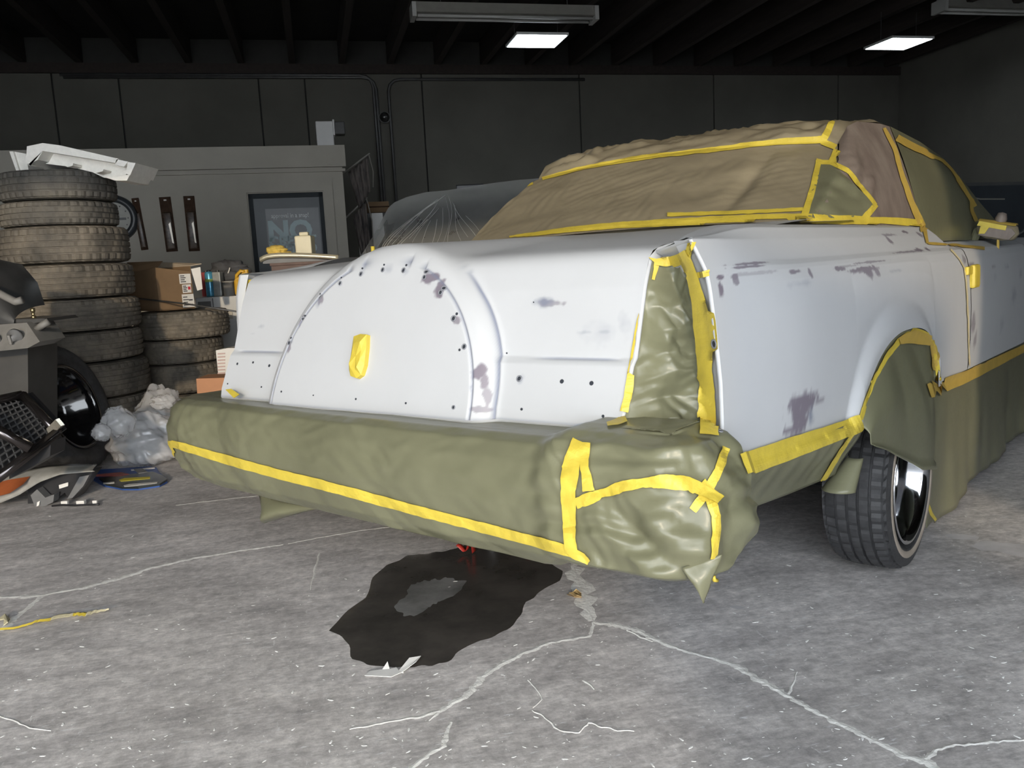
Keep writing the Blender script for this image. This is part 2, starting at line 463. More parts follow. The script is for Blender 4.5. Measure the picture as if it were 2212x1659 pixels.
# --- things on the back wall and the office roof
FLT = wb(708, 300, DO+.1)
F = thing('floodlight', 'white boxy lamp unit standing on the office roof', 'lamp', tuple(FLT[0]*bx+(DO+.25)*by+np.array([0, 0, oz+.02])), (0, 0, BA))
b = MB(); b.box((-.12, -.1, 0), (.07, .1, .29), .01); b.build('housing', WHITEPAINT, F)
b = MB(); b.box((.08, -.13, .14), (.2, .02, .28), .012); b.build('lamp_head', mat('dark_lamp_glass', (.06, .06, .06), .2, var=.1), F)
b = MB(); b.box((.065, -.14, .13), (.085, .03, .30), .004); b.build('lamp_frame', WHITEPAINT, F)
for i, (px0, px1, bend) in enumerate(((806, 823, -1), (812, 830, -1), (838, 843, 1))):
    p0 = wb(px1, 400, DB-.05); p1 = wb(px0, 185, DB-.05); p2 = wb(px0+(-10 if bend < 0 else 10), 163, DB-.05)
    b = MB(); ex = -5.5 if bend < 0 else 4.0
    u1 = p1[0]; zt = p2[2]-.03*i
    b.tube([(u1+.02, DB-.06, .1), (u1, DB-.06, zt-.18), (u1+.03*bend, DB-.06, zt-.08), (u1+.1*bend, DB-.06, zt-.02), (u1+.2*bend, DB-.06, zt), (u1+ex*.8, DB-.06, zt)], .024, 8)
    tag(b.build('wall_conduit', STEELG, None, True, rot=BROT), ('leftmost grey conduit bending left under the roof', 'grey conduit running beside the leftmost conduit on the back wall', 'grey conduit bending right under the roof')[i], 'conduit', 'conduits on the back wall')
p = wb(831, 253, DB-.1)
A = thing('alarm_bell', 'small round dark bell on the conduits of the back wall', 'bell', tuple(p[0]*bx+(DB-.08)*by+np.array([0, 0, p[2]])), (PI/2, 0, BA))
b = MB(); b.lathe([(0, .09), (.03, .088), (.06, .07), (.075, .03), (.08, 0), (0, 0)], 24); b.build('dome', mat('bell_metal', (.05, .05, .05), .25, .6, var=.1), A, True)
b = MB(); b.lathe([(.055, .0), (.09, .0), (.09, .015), (.055, .015)], 20, closed=True); b.build('base_ring', STEELG, A)
# --- flags by the office corner
FLAGM = mat('dark_flag_cloth', (.03, .027, .028), .8, col2=(.14, .12, .11), vscale=5, stretch=(9, 1, 1.2))
for i, (ptop, pbl, pbr, pbm, lab) in enumerate((((795, 337), (752, 372), (806, 404), (790, 428), 'dark striped flag hanging from a pole at the office corner'), ((790, 432), (762, 470), (806, 520), (790, 530), 'lower dark flag hanging behind the white boards'))):
    P = thing('flag', lab, 'flag', rot=BROT); d0 = DO+.35+.1*i
    T_ = wb(*ptop, d0); L_ = wb(*pbl, d0); R_ = wb(*pbr, d0); B_ = wb(*pbm, d0)
    G = []
    for a in np.linspace(0, 1, 14):
        row = []
        for t in np.linspace(0, 1, 12):
            top = lerp(L_, T_, a); bot = lerp(lerp(L_, B_, .55), lerp(B_, R_, .6), a)
            bot = bot+np.array([0, 0, -.25*(1-a)])
            q = lerp(top, bot, t); q = q+np.array([0, .03*math.sin(a*22+t*2), 0]); row.append(q)
        G.append(row)
    b = MB(); b.grid(G); o = b.build('cloth', FLAGM, P, True); o.modifiers.new('thick', 'SOLIDIFY').thickness = .004
    b = MB(); b.tube([T_+np.array([.01, 0, .02]), lerp(T_, R_, .5)+np.array([.03, 0, 0]), R_], .006, 6); b.build('edge_cord', mat('pale_cord', (.2, .19, .17), .7, var=.1), P)
    b = MB(); b.tube([L_+np.array([-.22, .0, -.12]), T_+np.array([.02, 0, .03])], .010, 6); b.build('pole', mat('pale_pole', (.22, .21, .19), .6, var=.1), P)
for i, (x0, y0, x1, y1, lab) in enumerate(((772, 475, 792, 560, 'thin pale board leaning below the flags'), (803, 460, 834, 560, 'wide pale board standing behind the sheeted car'))):
    a = wb(x0, y0, DO+.7); c = wb(x1, y1, DO+.7)
    b = MB(); b.prism([(a[0], DO+.7, 0), (c[0]+.05, DO+.7, 0), (c[0], DO+.75, a[2]-(.25 if i == 0 else .0)), (a[0], DO+.75, a[2])], (0, .02, 0))
    tag(b.build('board', WHITEPAINT, None, rot=BROT), lab, 'board', 'boards leaning by the office')
p = wb(815, 440, DO+1.4); b = MB(); b.box((p[0]-.13, DO+1.3, p[2]-.12), (p[0]+.14, DO+1.6, p[2]+.02), .01)
CB = thing('carton', 'small brown carton standing on the dark cabinet beside the flags', 'box', rot=BROT); b.build('body', CARTON, CB)
b = MB(); b.box((p[0]-.13, DO+1.29, p[2]-.055), (p[0]+.14, DO+1.298, p[2]-.04)); b.build('tape_band', PKB, CB)
b = MB(); b.box((p[0]-.16, DO+1.25, 0), (p[0]+.17, DO+1.65, p[2]-.122), .01); SH = thing('storage_cabinet', 'dark cabinet under the small carton behind the sheeted car', 'cabinet', rot=BROT); b.build('body', PLASTBLK, SH)
b = MB(); b.box((p[0]-.15, DO+1.235, .05), (p[0]+.16, DO+1.249, p[2]-.18), .004); b.build('door', PLASTBLK, SH)
# --- ceiling lamps
for i, (pts, lab) in enumerate((([(1105, 98), (1210, 98), (1120, 80), (1200, 80)], 'bright square LED ceiling panel above the back window of the car'), ([(1880, 103), (1980, 103), (1910, 87), (1992, 87)], 'bright square LED ceiling panel at the right side'))):
    q = np.mean([wz(*k, 3.8) for k in pts], axis=0)
    P = thing('led_panel', lab, 'lamp', tuple(q), (0, 0, BA), 'LED ceiling panels')
    b = MB(); b.box((-.33, -.30, .0), (.33, .30, .03)); b.build('frame', WHITEPAINT, P)
    b = MB(); b.box((-.31, -.28, -.006), (.31, .28, -.001)); b.build('diffuser', EMIT, P)
    for sx in (-.28, .28): b = MB(); b.tube([(sx, 0, .03), (sx, 0, .42)], .004, 5); b.build('hanger', STEELG, P)
TUBEM = mat('unlit_tube', (.42, .42, .40), .35, var=.03)
for i, (x0, x1, y, lab) in enumerate(((892, 1282, 26, 'unlit twin tube strip light hanging near the bright panel'), (2030, 2430, 16, 'unlit twin tube strip light at the far right of the ceiling'))):
    a = wb(x0, y, 9.9); c = wb(x1, y, 9.9); m_ = (a+c)/2; w = abs(c[0]-a[0])/2
    P = thing('strip_light', lab, 'lamp', tuple(m_[0]*bx+9.9*by+np.array([0, 0, m_[2]])), (0, 0, BA), 'strip lights')
    b = MB(); b.prism([(-w, -.13, -.05), (-w, .13, -.05), (-w, .06, .08), (-w, -.06, .08)], (2*w, 0, 0)); b.build('reflector', mat('fixture_enamel', (.30, .29, .26), .5, var=.06), P)
    for sy in (-.07, .07):
        b = MB(); b.tube([(-w+.04, sy, -.075), (w-.04, sy, -.075)], .019, 8); b.build('tube', TUBEM, P, True)
    for sx in (-1, 1):
        b = MB(); b.box((sx*w-.025, -.13, -.1), (sx*w+.025, .13, .06), .004); b.build('end_cap', TUBEM, P)
        b = MB(); b.tube([(sx*w*.7, 0, .08), (sx*w*.7, 0, .35)], .004, 5); b.build('hanger', STEELG, P)
# ================================================================== THE CAR (car frame: x right, y forward, z up)
CAR = thing('coupe_car', 'white primered two door coupe masked with paper and yellow tape for painting', 'car')
CAR.matrix_world = CARM
BV, BF = [], []                          # every body surface, for laying tape on it


def reg(v, f):
    n = len(BV); BV.extend([tuple(map(float, q)) for q in v]); BF.extend([tuple(i+n for i in q) for q in f])


SURF = []                                # (name, verts, faces, material, parent-name, smooth) waiting for smudges


def gridmesh(G, flip=False):
    b_ = MB(); b_.grid(G, flip); return b_.v, b_.f


# ---- trunk lid with the raised spare-wheel hump: solved along rays in each lengthwise section
X0H, ZCH, RI, RO = -.035, .713, .390, .432
bprof = np.array([(.014, .700), (.020, .727), (.064, .830), (.080, .846), (.130, 1.0), (.158, 1.062), (.178, 1.080), (.22, 1.090), (.5, 1.114), (1.0, 1.146), (1.30, 1.164), (1.5, 1.17)])
OY, OZ = .75, .70
bprof = pl(bprof, 900)
bang = np.arctan2(bprof[:, 1]-OZ, -(bprof[:, 0]-OY)); brad = np.hypot(bprof[:, 0]-OY, bprof[:, 1]-OZ)


def smin(a, b_, k):
    h = np.clip(.5+.5*(b_-a)/k, 0, 1); return b_*(1-h)+a*h-k*h*(1-h)


def smax(a, b_, k): return -smin(-a, -b_, k)


def solid(X, Y, Z):
    Ys = Y-.036*X
    a = np.arctan2(Z-OZ, -(Ys-OY)); r = np.hypot(Ys-OY, Z-OZ)
    crown = .012*(1-(X/.75)**2)*sstep(.9, 1.1, Z)
    fb = r-np.interp(a, bang, brad)-crown
    dx = X-X0H
    zz = np.maximum(Z-ZCH, 0); rr = np.hypot(dx, zz)
    face = -.022+.345*(Z-.72)-.0
    gro = .007*np.exp(-((rr-RI)/.0032)**2)
    bev = np.clip((rr-RI)/(RO-RI), 0, 1)*.020
    f1 = face+gro+bev-Ys
    f2 = rr-RO-.01*sstep(.1, .8, Y)
    fh = smax(f1*.94, f2, .022)
    low = sstep(1.06, .95, Z)
    u_ = smin(fb, fh, .030)
    g2 = .003*np.exp(-((rr-RO-.008)/.0035)**2)*low*sstep(-.1, .05, dx)
    cl = .005*np.exp(-((Z-.842)/.003)**2)*np.clip(sstep(.45, .55, np.abs(X))-sstep(.70, .735, np.abs(X)), 0, 1)
    return u_+g2+cl


nx = 520
ang = np.concatenate([np.linspace(bang[0], .52, 118), np.linspace(.525, 1.2, 26), np.linspace(1.25, PI-.78, 26)])
XX, AA = np.meshgrid(np.linspace(-.75, .755, nx), ang, indexing='ij')
lo = np.full(XX.shape, .2); hi = np.full(XX.shape, 1.1)
for _ in range(34):
    md = (lo+hi)/2; ins = solid(XX, OY-md*np.cos(AA), OZ+md*np.sin(AA)) < 0
    lo = np.where(ins, md, lo); hi = np.where(ins, hi, md)
md = (lo+hi)/2
LX, LY, LZ = XX, OY-md*np.cos(AA), OZ+md*np.sin(AA)
lidG = np.stack([LX, LY, LZ], -1)
lv, lf = gridmesh(lidG.tolist()); reg(lv, lf)
# lid returns: folded lower lip and side flanges
lip = [[tuple(lidG[i, 0]+np.array([0, dy, dz_])) for (dy, dz_) in ((0, 0), (.004, -.010), (.018, -.012), (.05, -.008))] for i in range(0, nx, 4)]
lipv, lipf = gridmesh(lip, True)
sideR = [[tuple(lidG[-1, j]), tuple(lidG[-1, j]+np.array([.006, .008, -.004])), tuple(lidG[-1, j]+np.array([.004, .07, -.012]))] for j in range(0, 144, 2)]
srv, srf = gridmesh(sideR, True)
sideL = [[tuple(lidG[0, j]), tuple(lidG[0, j]+np.array([-.006, .008, -.004])), tuple(lidG[0, j]+np.array([-.004, .07, -.012]))] for j in range(0, 144, 2)]
slv, slf = gridmesh(sideL)


def edge_of_lid(side, z):                # lid edge (y) at height z
    k = -1 if side > 0 else 0
    return float(np.interp(z, lidG[k, :130, 2], lidG[k, :130, 1]))


# ---- body sides
P_mid = np.array([(.757, 1.136), (.80, 1.134), (.850, 1.123), (.888, 1.090), (.935, 1.040), (.952, 1.028), (.960, 1.018), (.972, .99), (.985, .92), (.990, .80), (.988, .68), (.980, .56)])
P_rear = np.array([(.775, 1.080), (.83, 1.090), (.885, 1.099), (.906, 1.095), (.925, 1.058), (.936, 1.036), (.941, 1.022), (.947, .99), (.955, .92), (.965, .80), (.966, .72), (.963, .60)])
P_door = np.array([(.80, 1.060), (.82, 1.062), (.85, 1.062), (.885, 1.058), (.935, 1.036), (.952, 1.028), (.960, 1.018), (.972, .99), (.985, .92), (.990, .80), (.988, .68), (.980, .56)])


def resamp(P, n):
    k = np.linspace(0, len(P)-1, n); i = np.arange(len(P)); return np.stack([np.interp(k, i, P[:, 0]), np.interp(k, i, P[:, 1])], -1)


AC, AH, AT = 1.295, .425, .795


def zlow(Y):
    z = .598-.025*Y
    u_ = (Y-AC)/AH
    if abs(u_) < 1:
        e = 2.0 if u_ < 0 else 2.7
        z = max(z, .535+(AT-.535)*(1-abs(u_)**e)**(1/e))
    return z


def side_grid(Ya, Yb, n, rows, sgn=1):
    pm, pr, pd = resamp(P_mid, rows), resamp(P_rear, rows), resamp(P_door, rows)
    G = []
    ys = list(np.linspace(Ya, Yb, n))
    if Ya < AC < Yb: ys = sorted(set(ys+list(AC-AH*np.cos(np.linspace(.02, PI-.02, 40)))))
    for Y in ys:
        t = float(sstep(.1, .55, Y)); d = float(sstep(2.17, 2.20, Y))
        p = pr*(1-t)+pm*t; p = p*(1-d)+pd*d
        zl = zlow(Y); row = []
        for (x, z) in p:
            if z < 1.018: z = 1.018-(1.018-z)*(1.018-zl)/(1.018-p[-1, 1])
            # wheel arch flare
            u_ = (Y-1.29)/.50; zf = .50+(.895-.50)*max(0, 1-abs(u_)**2.2)**(1/2.2) if abs(u_) < 1 else 0
            fx = 0.
            if zf > 0 and z < zf:
                u2 = (Y-AC)/(AH); za = zlow(Y)
                fx = .024*float(sstep(0, .085, zf-z))
            yy = Y+max(0., .905-x)*.8*(1-float(sstep(.1, .35, Y)))
            row.append((sgn*(x+fx), yy, z))
        G.append(row)
    return G


qr = side_grid(.10, 2.300, 330, 110); qrv, qrf = gridmesh(qr, True); reg(qrv, qrf)
drg = side_grid(2.312, 3.74, 110, 70); drv, drf = gridmesh(drg, True); reg(drv, drf)
frg = side_grid(3.752, 5.35, 24, 24); frv, frf = gridmesh(frg, True)
qlg = [[(x, y+(.10*(1-float(sstep(.2, .7, y)))), z) for (x, y, z) in r] for r in side_grid(.10, 2.300, 90, 30, -1)]
qlv, qlf = gridmesh(qlg)
dlv, dlf = gridmesh(side_grid(2.312, 3.74, 20, 20, -1)); flv, flf = gridmesh(side_grid(3.752, 5.35, 20, 20, -1))
hood = [[(x, y, 1.062+.03*(1-(x/.82)**2)-.05*float(sstep(4.8, 5.35, y))) for x in np.linspace(-.82, .82, 15)] for y in np.linspace(3.70, 5.35, 14)]
hov, hof = gridmesh(hood, True)
nose = [[(x, 5.35+.06*math.sin(t*PI), lerp(.45, 1.02, t)) for x in np.linspace(-.97, .97, 11)] for t in np.linspace(0, 1, 8)]
nov, nof = gridmesh(nose, False)
# closing floor pan so nothing shows through below
pan = MB(); pan.box((-.70, .95, .40), (.70, 5.3, .50))


# ---- tail lamp opening (right): white flange, recessed crumpled paper
def fend_edge(z): return np.array([float(np.interp(z, P_rear[:2:-1, 1], P_rear[:2:-1, 0])), .10])


def tail_pt(a, z, side=1):               # a 0 at lid edge, 1 at fender edge
    e = fend_edge(min(z, 1.094)); li = np.array([.762, edge_of_lid(1, min(z, 1.07))+.010])
    x = lerp(li[0], e[0], a); y = lerp(li[1], e[1]+max(0, .905-e[0])*.8, a)
    if side < 0: x = -x; y = lerp(edge_of_lid(-1, min(z, 1.07))+.03, .205, a)
    return np.array([x, y, z])


def ztop(a): return lerp(1.078, 1.098, a)


fl_s = []
for z in np.linspace(.62, 1.094, 40):
    e = fend_edge(z); y0 = .10+max(0, .905-e[0])*.8
    w = lerp(.046, .040, (z-.62)/.46)
    fl_s.append([(e[0], y0, z), (e[0]-.004, y0-.004, z), (e[0]-.010, y0, z), (e[0]-.016, y0+.020, z), (e[0]-w, y0+.030, z), (e[0]-w-.03, y0+.05, z)])
flv_, flf_ = gridmesh(fl_s, False); reg(flv_, flf_)
ft = []
for a in np.linspace(0, 1, 16):
    p = tail_pt(a, ztop(a)); ft.append([tuple(p), tuple(p+np.array([0, .002, -.006])), tuple(p+np.array([0, .028, -.012])), tuple(p+np.array([0, .034, -.035])), tuple(p+np.array([0, .05, -.06]))])
ftv, ftf = gridmesh(ft, True); reg(ftv, ftf)
TG = []
for i, a in enumerate(np.linspace(0, 1, 60)):
    row = []
    for z in np.linspace(.60, 1.062, 130):
        zt_ = z if z < 1.0 else min(z, ztop(a)-.02)
        aa = lerp(.0, .84, a)
        p = tail_pt(aa, zt_); ed = math.sin(PI*min(1, max(0, a)))**.5
        bulge = .030*float(sstep(.74, .62, z))
        p[1] += -.006+.036*float(sstep(.0, .3, a))+.020*ed*float(sstep(.62, .75, z))-bulge*1.6+(folds(p*np.array([1, 1, .5]), .075, .060, 3.1)+folds(p*np.array([1, 1, .8]), .030, .016, 8.))*ed
        row.append(tuple(p))
    TG.append(row)
tpv, tpf = gridmesh(TG, False); reg(tpv, tpf)
TL = [[tuple(tail_pt(a, z, -1)+np.array([0, .02+.02*math.sin(PI*a), 0])) for z in np.linspace(.62, 1.075, 12)] for a in np.linspace(0, 1, 6)]
tlv, tlf = gridmesh(TL, True)
# ---- bumper wrapped in paper
sec = pl([(-.19, .694), (-.10, .694), (-.055, .700), (-.02, .702), (.010, .690), (.034, .655), (.050, .61), (.055, .565), (.050, .515), (.034, .468), (.004, .436), (-.05, .415), (-.15, .405)], 120)
secc = pl([(-.19, .722), (-.08, .725), (-.03, .718), (.005, .705), (.040, .665), (.056, .637), (.062, .61), (.066, .57), (.066, .53), (.064, .50), (.058, .470), (.030, .454), (-.03, .446), (-.15, .44)], 120)
path = []
for t in np.linspace(0, 1, 22): path.append((.980, lerp(.075, -.045, t), (1, 0)))
for t in np.linspace(0, PI/2, 14)[1:]: path.append((.925+.055*math.cos(t), -.045-.055*math.sin(t), (math.cos(t), -math.sin(t))))
for x in np.linspace(.925, -.78, 300)[1:]: path.append((x, -.10-.022*(1-(x/.925)**2), (0, -1)))
for t in np.linspace(PI/2, 0, 22)[1:]: path.append((-.78-.20*math.cos(t), .08-.18*math.sin(t), (-math.cos(t), -math.sin(t))))
for t in np.linspace(0, 1, 8)[1:]: path.append((-.98, lerp(.08, .30, t), (-1, 0)))
BG = []
for (x, y, n_) in path:
    row = []
    cap = float(sstep(.64, .72, x)); lft = float(sstep(-.6, -.95, x))
    for k, (d, z) in enumerate(sec):
        dd = lerp(d, secc[k][0], cap); zz = lerp(z, secc[k][1], cap)
        lowf = float(sstep(.60, .42, z)); topf = float(sstep(.66, .72, z))
        zz += -.012*lowf*float(sstep(-.1, .9, x))*(1-cap)+lft*(-.010*topf)
        dd -= lft*.02*lowf
        if y > -.05 and x > .9: zz = max(zz, .470+(y+.05)*.45)
        px_, py_ = x+n_[0]*dd, y+n_[1]*dd
        q = (px_, py_, zz)
        w = cap*(folds(q, .16, .024, 5.)+folds(q, .085, .034, 9.)+folds(q, .04, .008, 3.))
        w += soft(q, (3, 3, 3), .008, 1.)+(1-cap)*(folds((q[0]*1.0, q[1], q[2]*.5), .30, .018, 2.)+folds((q[0]+q[2]*.6, q[1], q[2]*.3), .13, .016*(.35+lowf), 7.)+folds(q, .05, .004, 8.))+folds(q, .05, .010*lft, 3.)
        if k < 26: w *= .45
        row.append((px_+n_[0]*w, py_+n_[1]*w, zz+.3*w))
    BG.append(row)
bpv, bpf = gridmesh(BG, False); reg(bpv, bpf)
# apron paper between bumper and lid
AG = [[(x, y, z+soft((x, y, z), (7, 7, 7), .004)) for (y, z) in ((-.075, .696), (-.03, .697), (.01, .692), (.05, .684), (.16, .66))] for x in np.linspace(-.92, .80, 60)]
apv, apf = gridmesh(AG, True); reg(apv, apf)
# ---- hanging papers below the side
SG = []
for Y in np.linspace(.16, .90, 60):
    row = []
    zt = zlow(min(Y, .86))+.014 if Y < .862 else .59
    zb = lerp(.47, .41, (Y-.16)/.74)
    for t in np.linspace(0, 1, 18):
        z = lerp(zt, zb, t); x = float(np.interp(Y, [.1, .55, .9], [.969, .9905, .994]))-.085*float(sstep(.06, 1.1, t))
        x += folds((Y, z, .3), .13, .016*math.sin(PI*min(1, t))**.5 if 0 < t < 1 else 0, 11.)
        row.append((x, Y+.03*t, z))
    SG.append(row)
spv, spf = gridmesh(SG, True); reg(spv, spf)
WG = []                                  # paper hanging in the wheel arch, over the wheel
for a in np.linspace(0, 1, 60):
    Y = AC-AH*math.cos(lerp(.10, PI-.06, a))*.985
    zt = zlow(Y)-.002
    zb = float(np.interp(Y, [.87, .98, 1.1, 1.25, 1.38, 1.5, 1.62, 1.72], [.52, .485, .44, .385, .335, .31, .285, .27]))
    row = []
    for t in np.linspace(0, 1, 34):
        z = lerp(zt, zb, t); x = .992+.034*float(sstep(0, .6, t))*float(sstep(1.72, 1.55, Y))+folds((Y, z*.5, 2), .22, .020*math.sin(PI*min(1, t*.9+.05)), 21.)
        if t < .10: x = lerp(1.004, x, t/.10)
        row.append((x+.012*float(sstep(.93, 1, t)), Y, z))
    WG.append(row)
wpv, wpf = gridmesh(WG, True); reg(wpv, wpf)
KG = []                                  # long front skirt to the floor
for Y in np.linspace(1.66, 4.6, 110):
    row = []
    for t in np.linspace(0, 1, 26):
        z = lerp(.555-.02*(Y-1.6), .012+.03*(noise.noise(Vector((Y*2.2, 3, 1)))+.4)*(1 if Y > 1.8 else 2.2), t)
        x = .972+.012*t+.045*t*noise.noise(Vector((Y*2.6, t*.5, 7)))+.02*t*noise.noise(Vector((Y*6, t, 2)))
        row.append((x, Y, z))
    KG.append(row)
kpv, kpf = gridmesh(KG, True); reg(kpv, kpf)
# ---- greenhouse papers
def win_top(a): return np.array([.635*a, 1.69+.10*a-.05*(1-a*a), 1.450+.028*(1-a*a)])


RW = []
for a in np.linspace(-1, 1, 150):
    row = []
    for t in np.r_[-.10, np.linspace(0, 1, 52)]:
        bo = np.array([.74*a-.0, 1.21-.05*(1-a*a)+.02*a, 1.150+.030*(1-a*a)]); to = win_top(a)
        p = lerp(bo, to, t); p[0] += .028*math.sin(PI*max(0, t))*a**9; nrm = np.array([.0, -.55, .83])
        w = folds((p[0], p[1]*.8, p[2]), .16, .012, 31.)+soft((p[0], p[1], p[2]), (4, 2, 2), .016, 3.)+folds((p[0], p[1], p[2]), .06, .005, 5.)
        w -= .020*math.exp(-((p[0]-.42)/.035)**2)*math.sin(PI*t)
        row.append(tuple(p+nrm*w*math.sin(PI*min(1, max(0, t)))**.35))
    RW.append(row)
rwv, rwf = gridmesh(RW, True); reg(rwv, rwf)
zcr = ([1.60, 1.64, 1.72, 1.80, 1.90, 2.05, 2.2, 2.45, 2.8, 3.1, 3.25], [1.470, 1.482, 1.535, 1.562, 1.580, 1.590, 1.593, 1.59, 1.57, 1.53, 1.49])
zrl = ([1.58, 1.69, 1.76, 1.84, 2.05, 2.24, 2.6, 3.0, 3.25], [1.446, 1.455, 1.515, 1.538, 1.545, 1.535, 1.515, 1.475, 1.43])
RF = []
for s in np.linspace(0, 1, 80):
    row = []
    for a in np.linspace(-1, 1, 90):
        y0 = 1.69+.10*a-.05*(1-a*a); Y = lerp(y0, 3.25, s**1.35)
        hw = float(np.interp(Y, [1.5, 1.78, 2.24, 3.25], [.625, .640, .695, .69]))
        e = 1-abs(a)**4.5
        zc_ = lerp(float(np.interp(Y-(.10*a), *zrl)), float(np.interp(Y-.10*a, *zcr)), e)
        p = np.array([hw*a, Y, lerp(win_top(a)[2]-.004, zc_, float(sstep(0, .035, s)))])
        w = (folds((p[0], p[1], p[2]*.6), .13, .040, 41.)+folds(p, .05, .014, 3.))*float(sstep(0, .05, s))*(float(sstep(2.3, 2.1, Y))*.9+.1)*(float(sstep(.0, .12, e))*.6+.4)
        row.append(tuple(p+np.array([0, -.4*w, w])))
    RF.append(row)
rfv, rff = gridmesh(RF, False); reg(rfv, rff)
PG = []                                  # rear quarter of the roof, right
for s in np.linspace(0, 1, 60):
    bo = np.array([.742+.10*s**.8, lerp(1.20, 2.19, s), lerp(1.128, 1.105, s)])
    ty = lerp(1.79, 2.24, s); to = np.array([float(np.interp(ty, [1.78, 2.24], [.640, .695])), ty, float(np.interp(ty-.10, *zrl))])
    row = []
    for t in np.linspace(0, 1, 40):
        p = lerp(bo, to, t); p[0] += .028*math.sin(PI*t); p[1] -= .10*s**3*math.sin(PI*t)
        op = float(sstep(.62, .45, s+.25*t))
        w = folds((p[0], p[1]*.8, p[2]*1.5), .08, .024*op*math.sin(PI*t), 51.)
        row.append(tuple(p+np.array([w, 0, .3*w])))
    PG.append(row)
pgv, pgf = gridmesh(PG, True); reg(pgv, pgf)
DG = []                                  # door window paper, right
for s in np.linspace(0, 1, 50):
    bo = np.array([.846, lerp(2.195, 4.02, s), lerp(1.066, 1.062, s)])
    ty = lerp(2.24, 3.30, s)
    if s < .78: ty = lerp(2.24, 3.25, s/.78); to = np.array([.697, ty, float(np.interp(ty-.1, *zrl))])
    else: k = (s-.78)/.22; to = np.array([lerp(.697, .80, k), lerp(3.25, 3.98, k), lerp(1.447, 1.08, k)])
    row = []
    for t in np.linspace(0, 1, 30):
        p = lerp(bo, to, t); p[1] -= .10*(1-s)**6*math.sin(PI*t); p[0] += .03*math.sin(PI*t)+soft(p, (3, 3, 3), .012*math.sin(PI*t), 6.)
        row.append(tuple(p))
    DG.append(row)
dgv, dgf = gridmesh(DG, True); reg(dgv, dgf)
GL = []                                  # far side of the greenhouse
for s in np.linspace(0, 1, 24):
    bo = np.array([-.80, lerp(1.20, 4.0, s), 1.10]); ty = lerp(1.60, 3.35, s); to = np.array([-.66, ty, float(np.interp(ty, *zrl))])
    GL.append([tuple(lerp(bo, to, t)) for t in np.linspace(0, 1, 8)])
glv, glf = gridmesh(GL)
WS = [[tuple(lerp(np.array([.80*a, 4.02+.10*(1-a*a), 1.075]), np.array([.69*a, 3.25+.03*(1-a*a), float(np.interp(3.25, *zrl))+.05*(1-abs(a)**3)]), t)) for t in np.linspace(0, 1, 8)] for a in np.linspace(-1, 1, 16)]
wsv, wsf = gridmesh(WS)

BVH = BVHTree.FromPolygons(BV, BF)
ORG = Vector(CC)


def hit(x, y, back=False):
    d = Vector(CM.T @ ray(x, y)).normalized()
    loc, nor, i, dist = BVH.ray_cast(ORG, d)
    if loc is None: return None, None
    if nor.dot(d) > 0: nor = -nor
    return loc, nor


# ---- sanded-through smudges on the primer: (pixel seed, half sizes in metres along y/x and z, strength, channel)
SP_SIDE = [(1735, 872, .050, .026, 1, 0), (1728, 905, .026, .036, 1, 0), (1752, 898, .012, .026, .8, 1), (1706, 928, .02, .012, .9, 0), (1770, 868, .02, .006, .7, 0), (1720, 940, .03, .008, .5, 0),
           (1868, 582, .07, .008, .9, 0), (1880, 590, .016, .018, .9, 0), (1815, 580, .03, .006, .9, 0), (1895, 588, .012, .016, .8, 0), (1715, 587, .022, .005, .9, 0), (1750, 590, .008, .014, .9, 0), (1935, 585, .05, .006, .4, 1), (1735, 612, .06, .01, .3, 1),
           (1556, 599, .010, .005, 1, 0), (1586, 598, .010, .006, .9, 0), (1590, 606, .008, .010, .8, 0), (1557, 623, .006, .014, 1, 0), (1622, 569, .06, .003, .9, 0), (1616, 576, .05, .003, .9, 0), (1630, 590, .06, .004, .4, 0),
           (1918, 507, .05, .004, .8, 0), (1922, 520, .012, .016, .9, 0), (1955, 501, .022, .005, 1, 0), (1987, 507, .016, .012, .9, 0), (1985, 540, .03, .006, 1, 0), (2002, 538, .016, .008, 1, 0), (1880, 566, .10, .003, .7, 0), (1960, 544, .10, .003, .8, 0), (1830, 575, .06, .003, .5, 0),
           (2095, 600, .010, .03, .6, 0), (2098, 660, .008, .05, .5, 0), (2103, 700, .02, .04, .7, 0), (2106, 735, .02, .03, .7, 0), (2083, 560, .014, .02, .7, 0), (2098, 572, .03, .006, .8, 0), (2145, 575, .03, .006, .5, 0), (2175, 575, .05, .01, .5, 1), (2150, 600, .03, .02, .4, 1), (2190, 640, .06, .05, .4, 1), (2205, 590, .04, .02, .6, 1), (2165, 700, .05, .05, .3, 1), (2160, 790, .05, .02, .3, 1)]
SP_LID = [(928, 600, .028, .016, 1, 0), (950, 624, .018, .026, 1, 0), (940, 600, .014, .012, 1, 0), (694, 645, .016, .016, .8, 0), (687, 652, .016, .02, .45, 1), (652, 695, .010, .026, .8, 0), (624, 752, .010, .028, .8, 0), (630, 738, .008, .02, .6, 1), (734, 612, .014, .014, .5, 1), (782, 588, .014, .012, .35, 1), (838, 582, .022, .016, .35, 1), (876, 585, .018, .016, .5, 1), (985, 692, .012, .012, .8, 0), (1180, 653, .045, .012, .75, 1), (1192, 655, .035, .007, .6, 0), (1270, 718, .03, .006, .5, 1), (1305, 717, .03, .006, .4, 1), (1300, 720, .07, .03, .16, 1), (1036, 802, .020, .020, 1, 0), (1048, 820, .012, .03, .9, 0), (1052, 860, .010, .05, .7, 0), (1018, 840, .006, .05, .6, 1), (563, 705, .025, .010, .4, 1), (545, 721, .02, .004, .25, 1), (1125, 818, .012, .014, .7, 1), (1040, 885, .03, .008, .7, 0), (590, 838, .007, .04, .6, 1), (1372, 735, .006, .03, .5, 1), (1345, 700, .02, .03, .25, 1)]


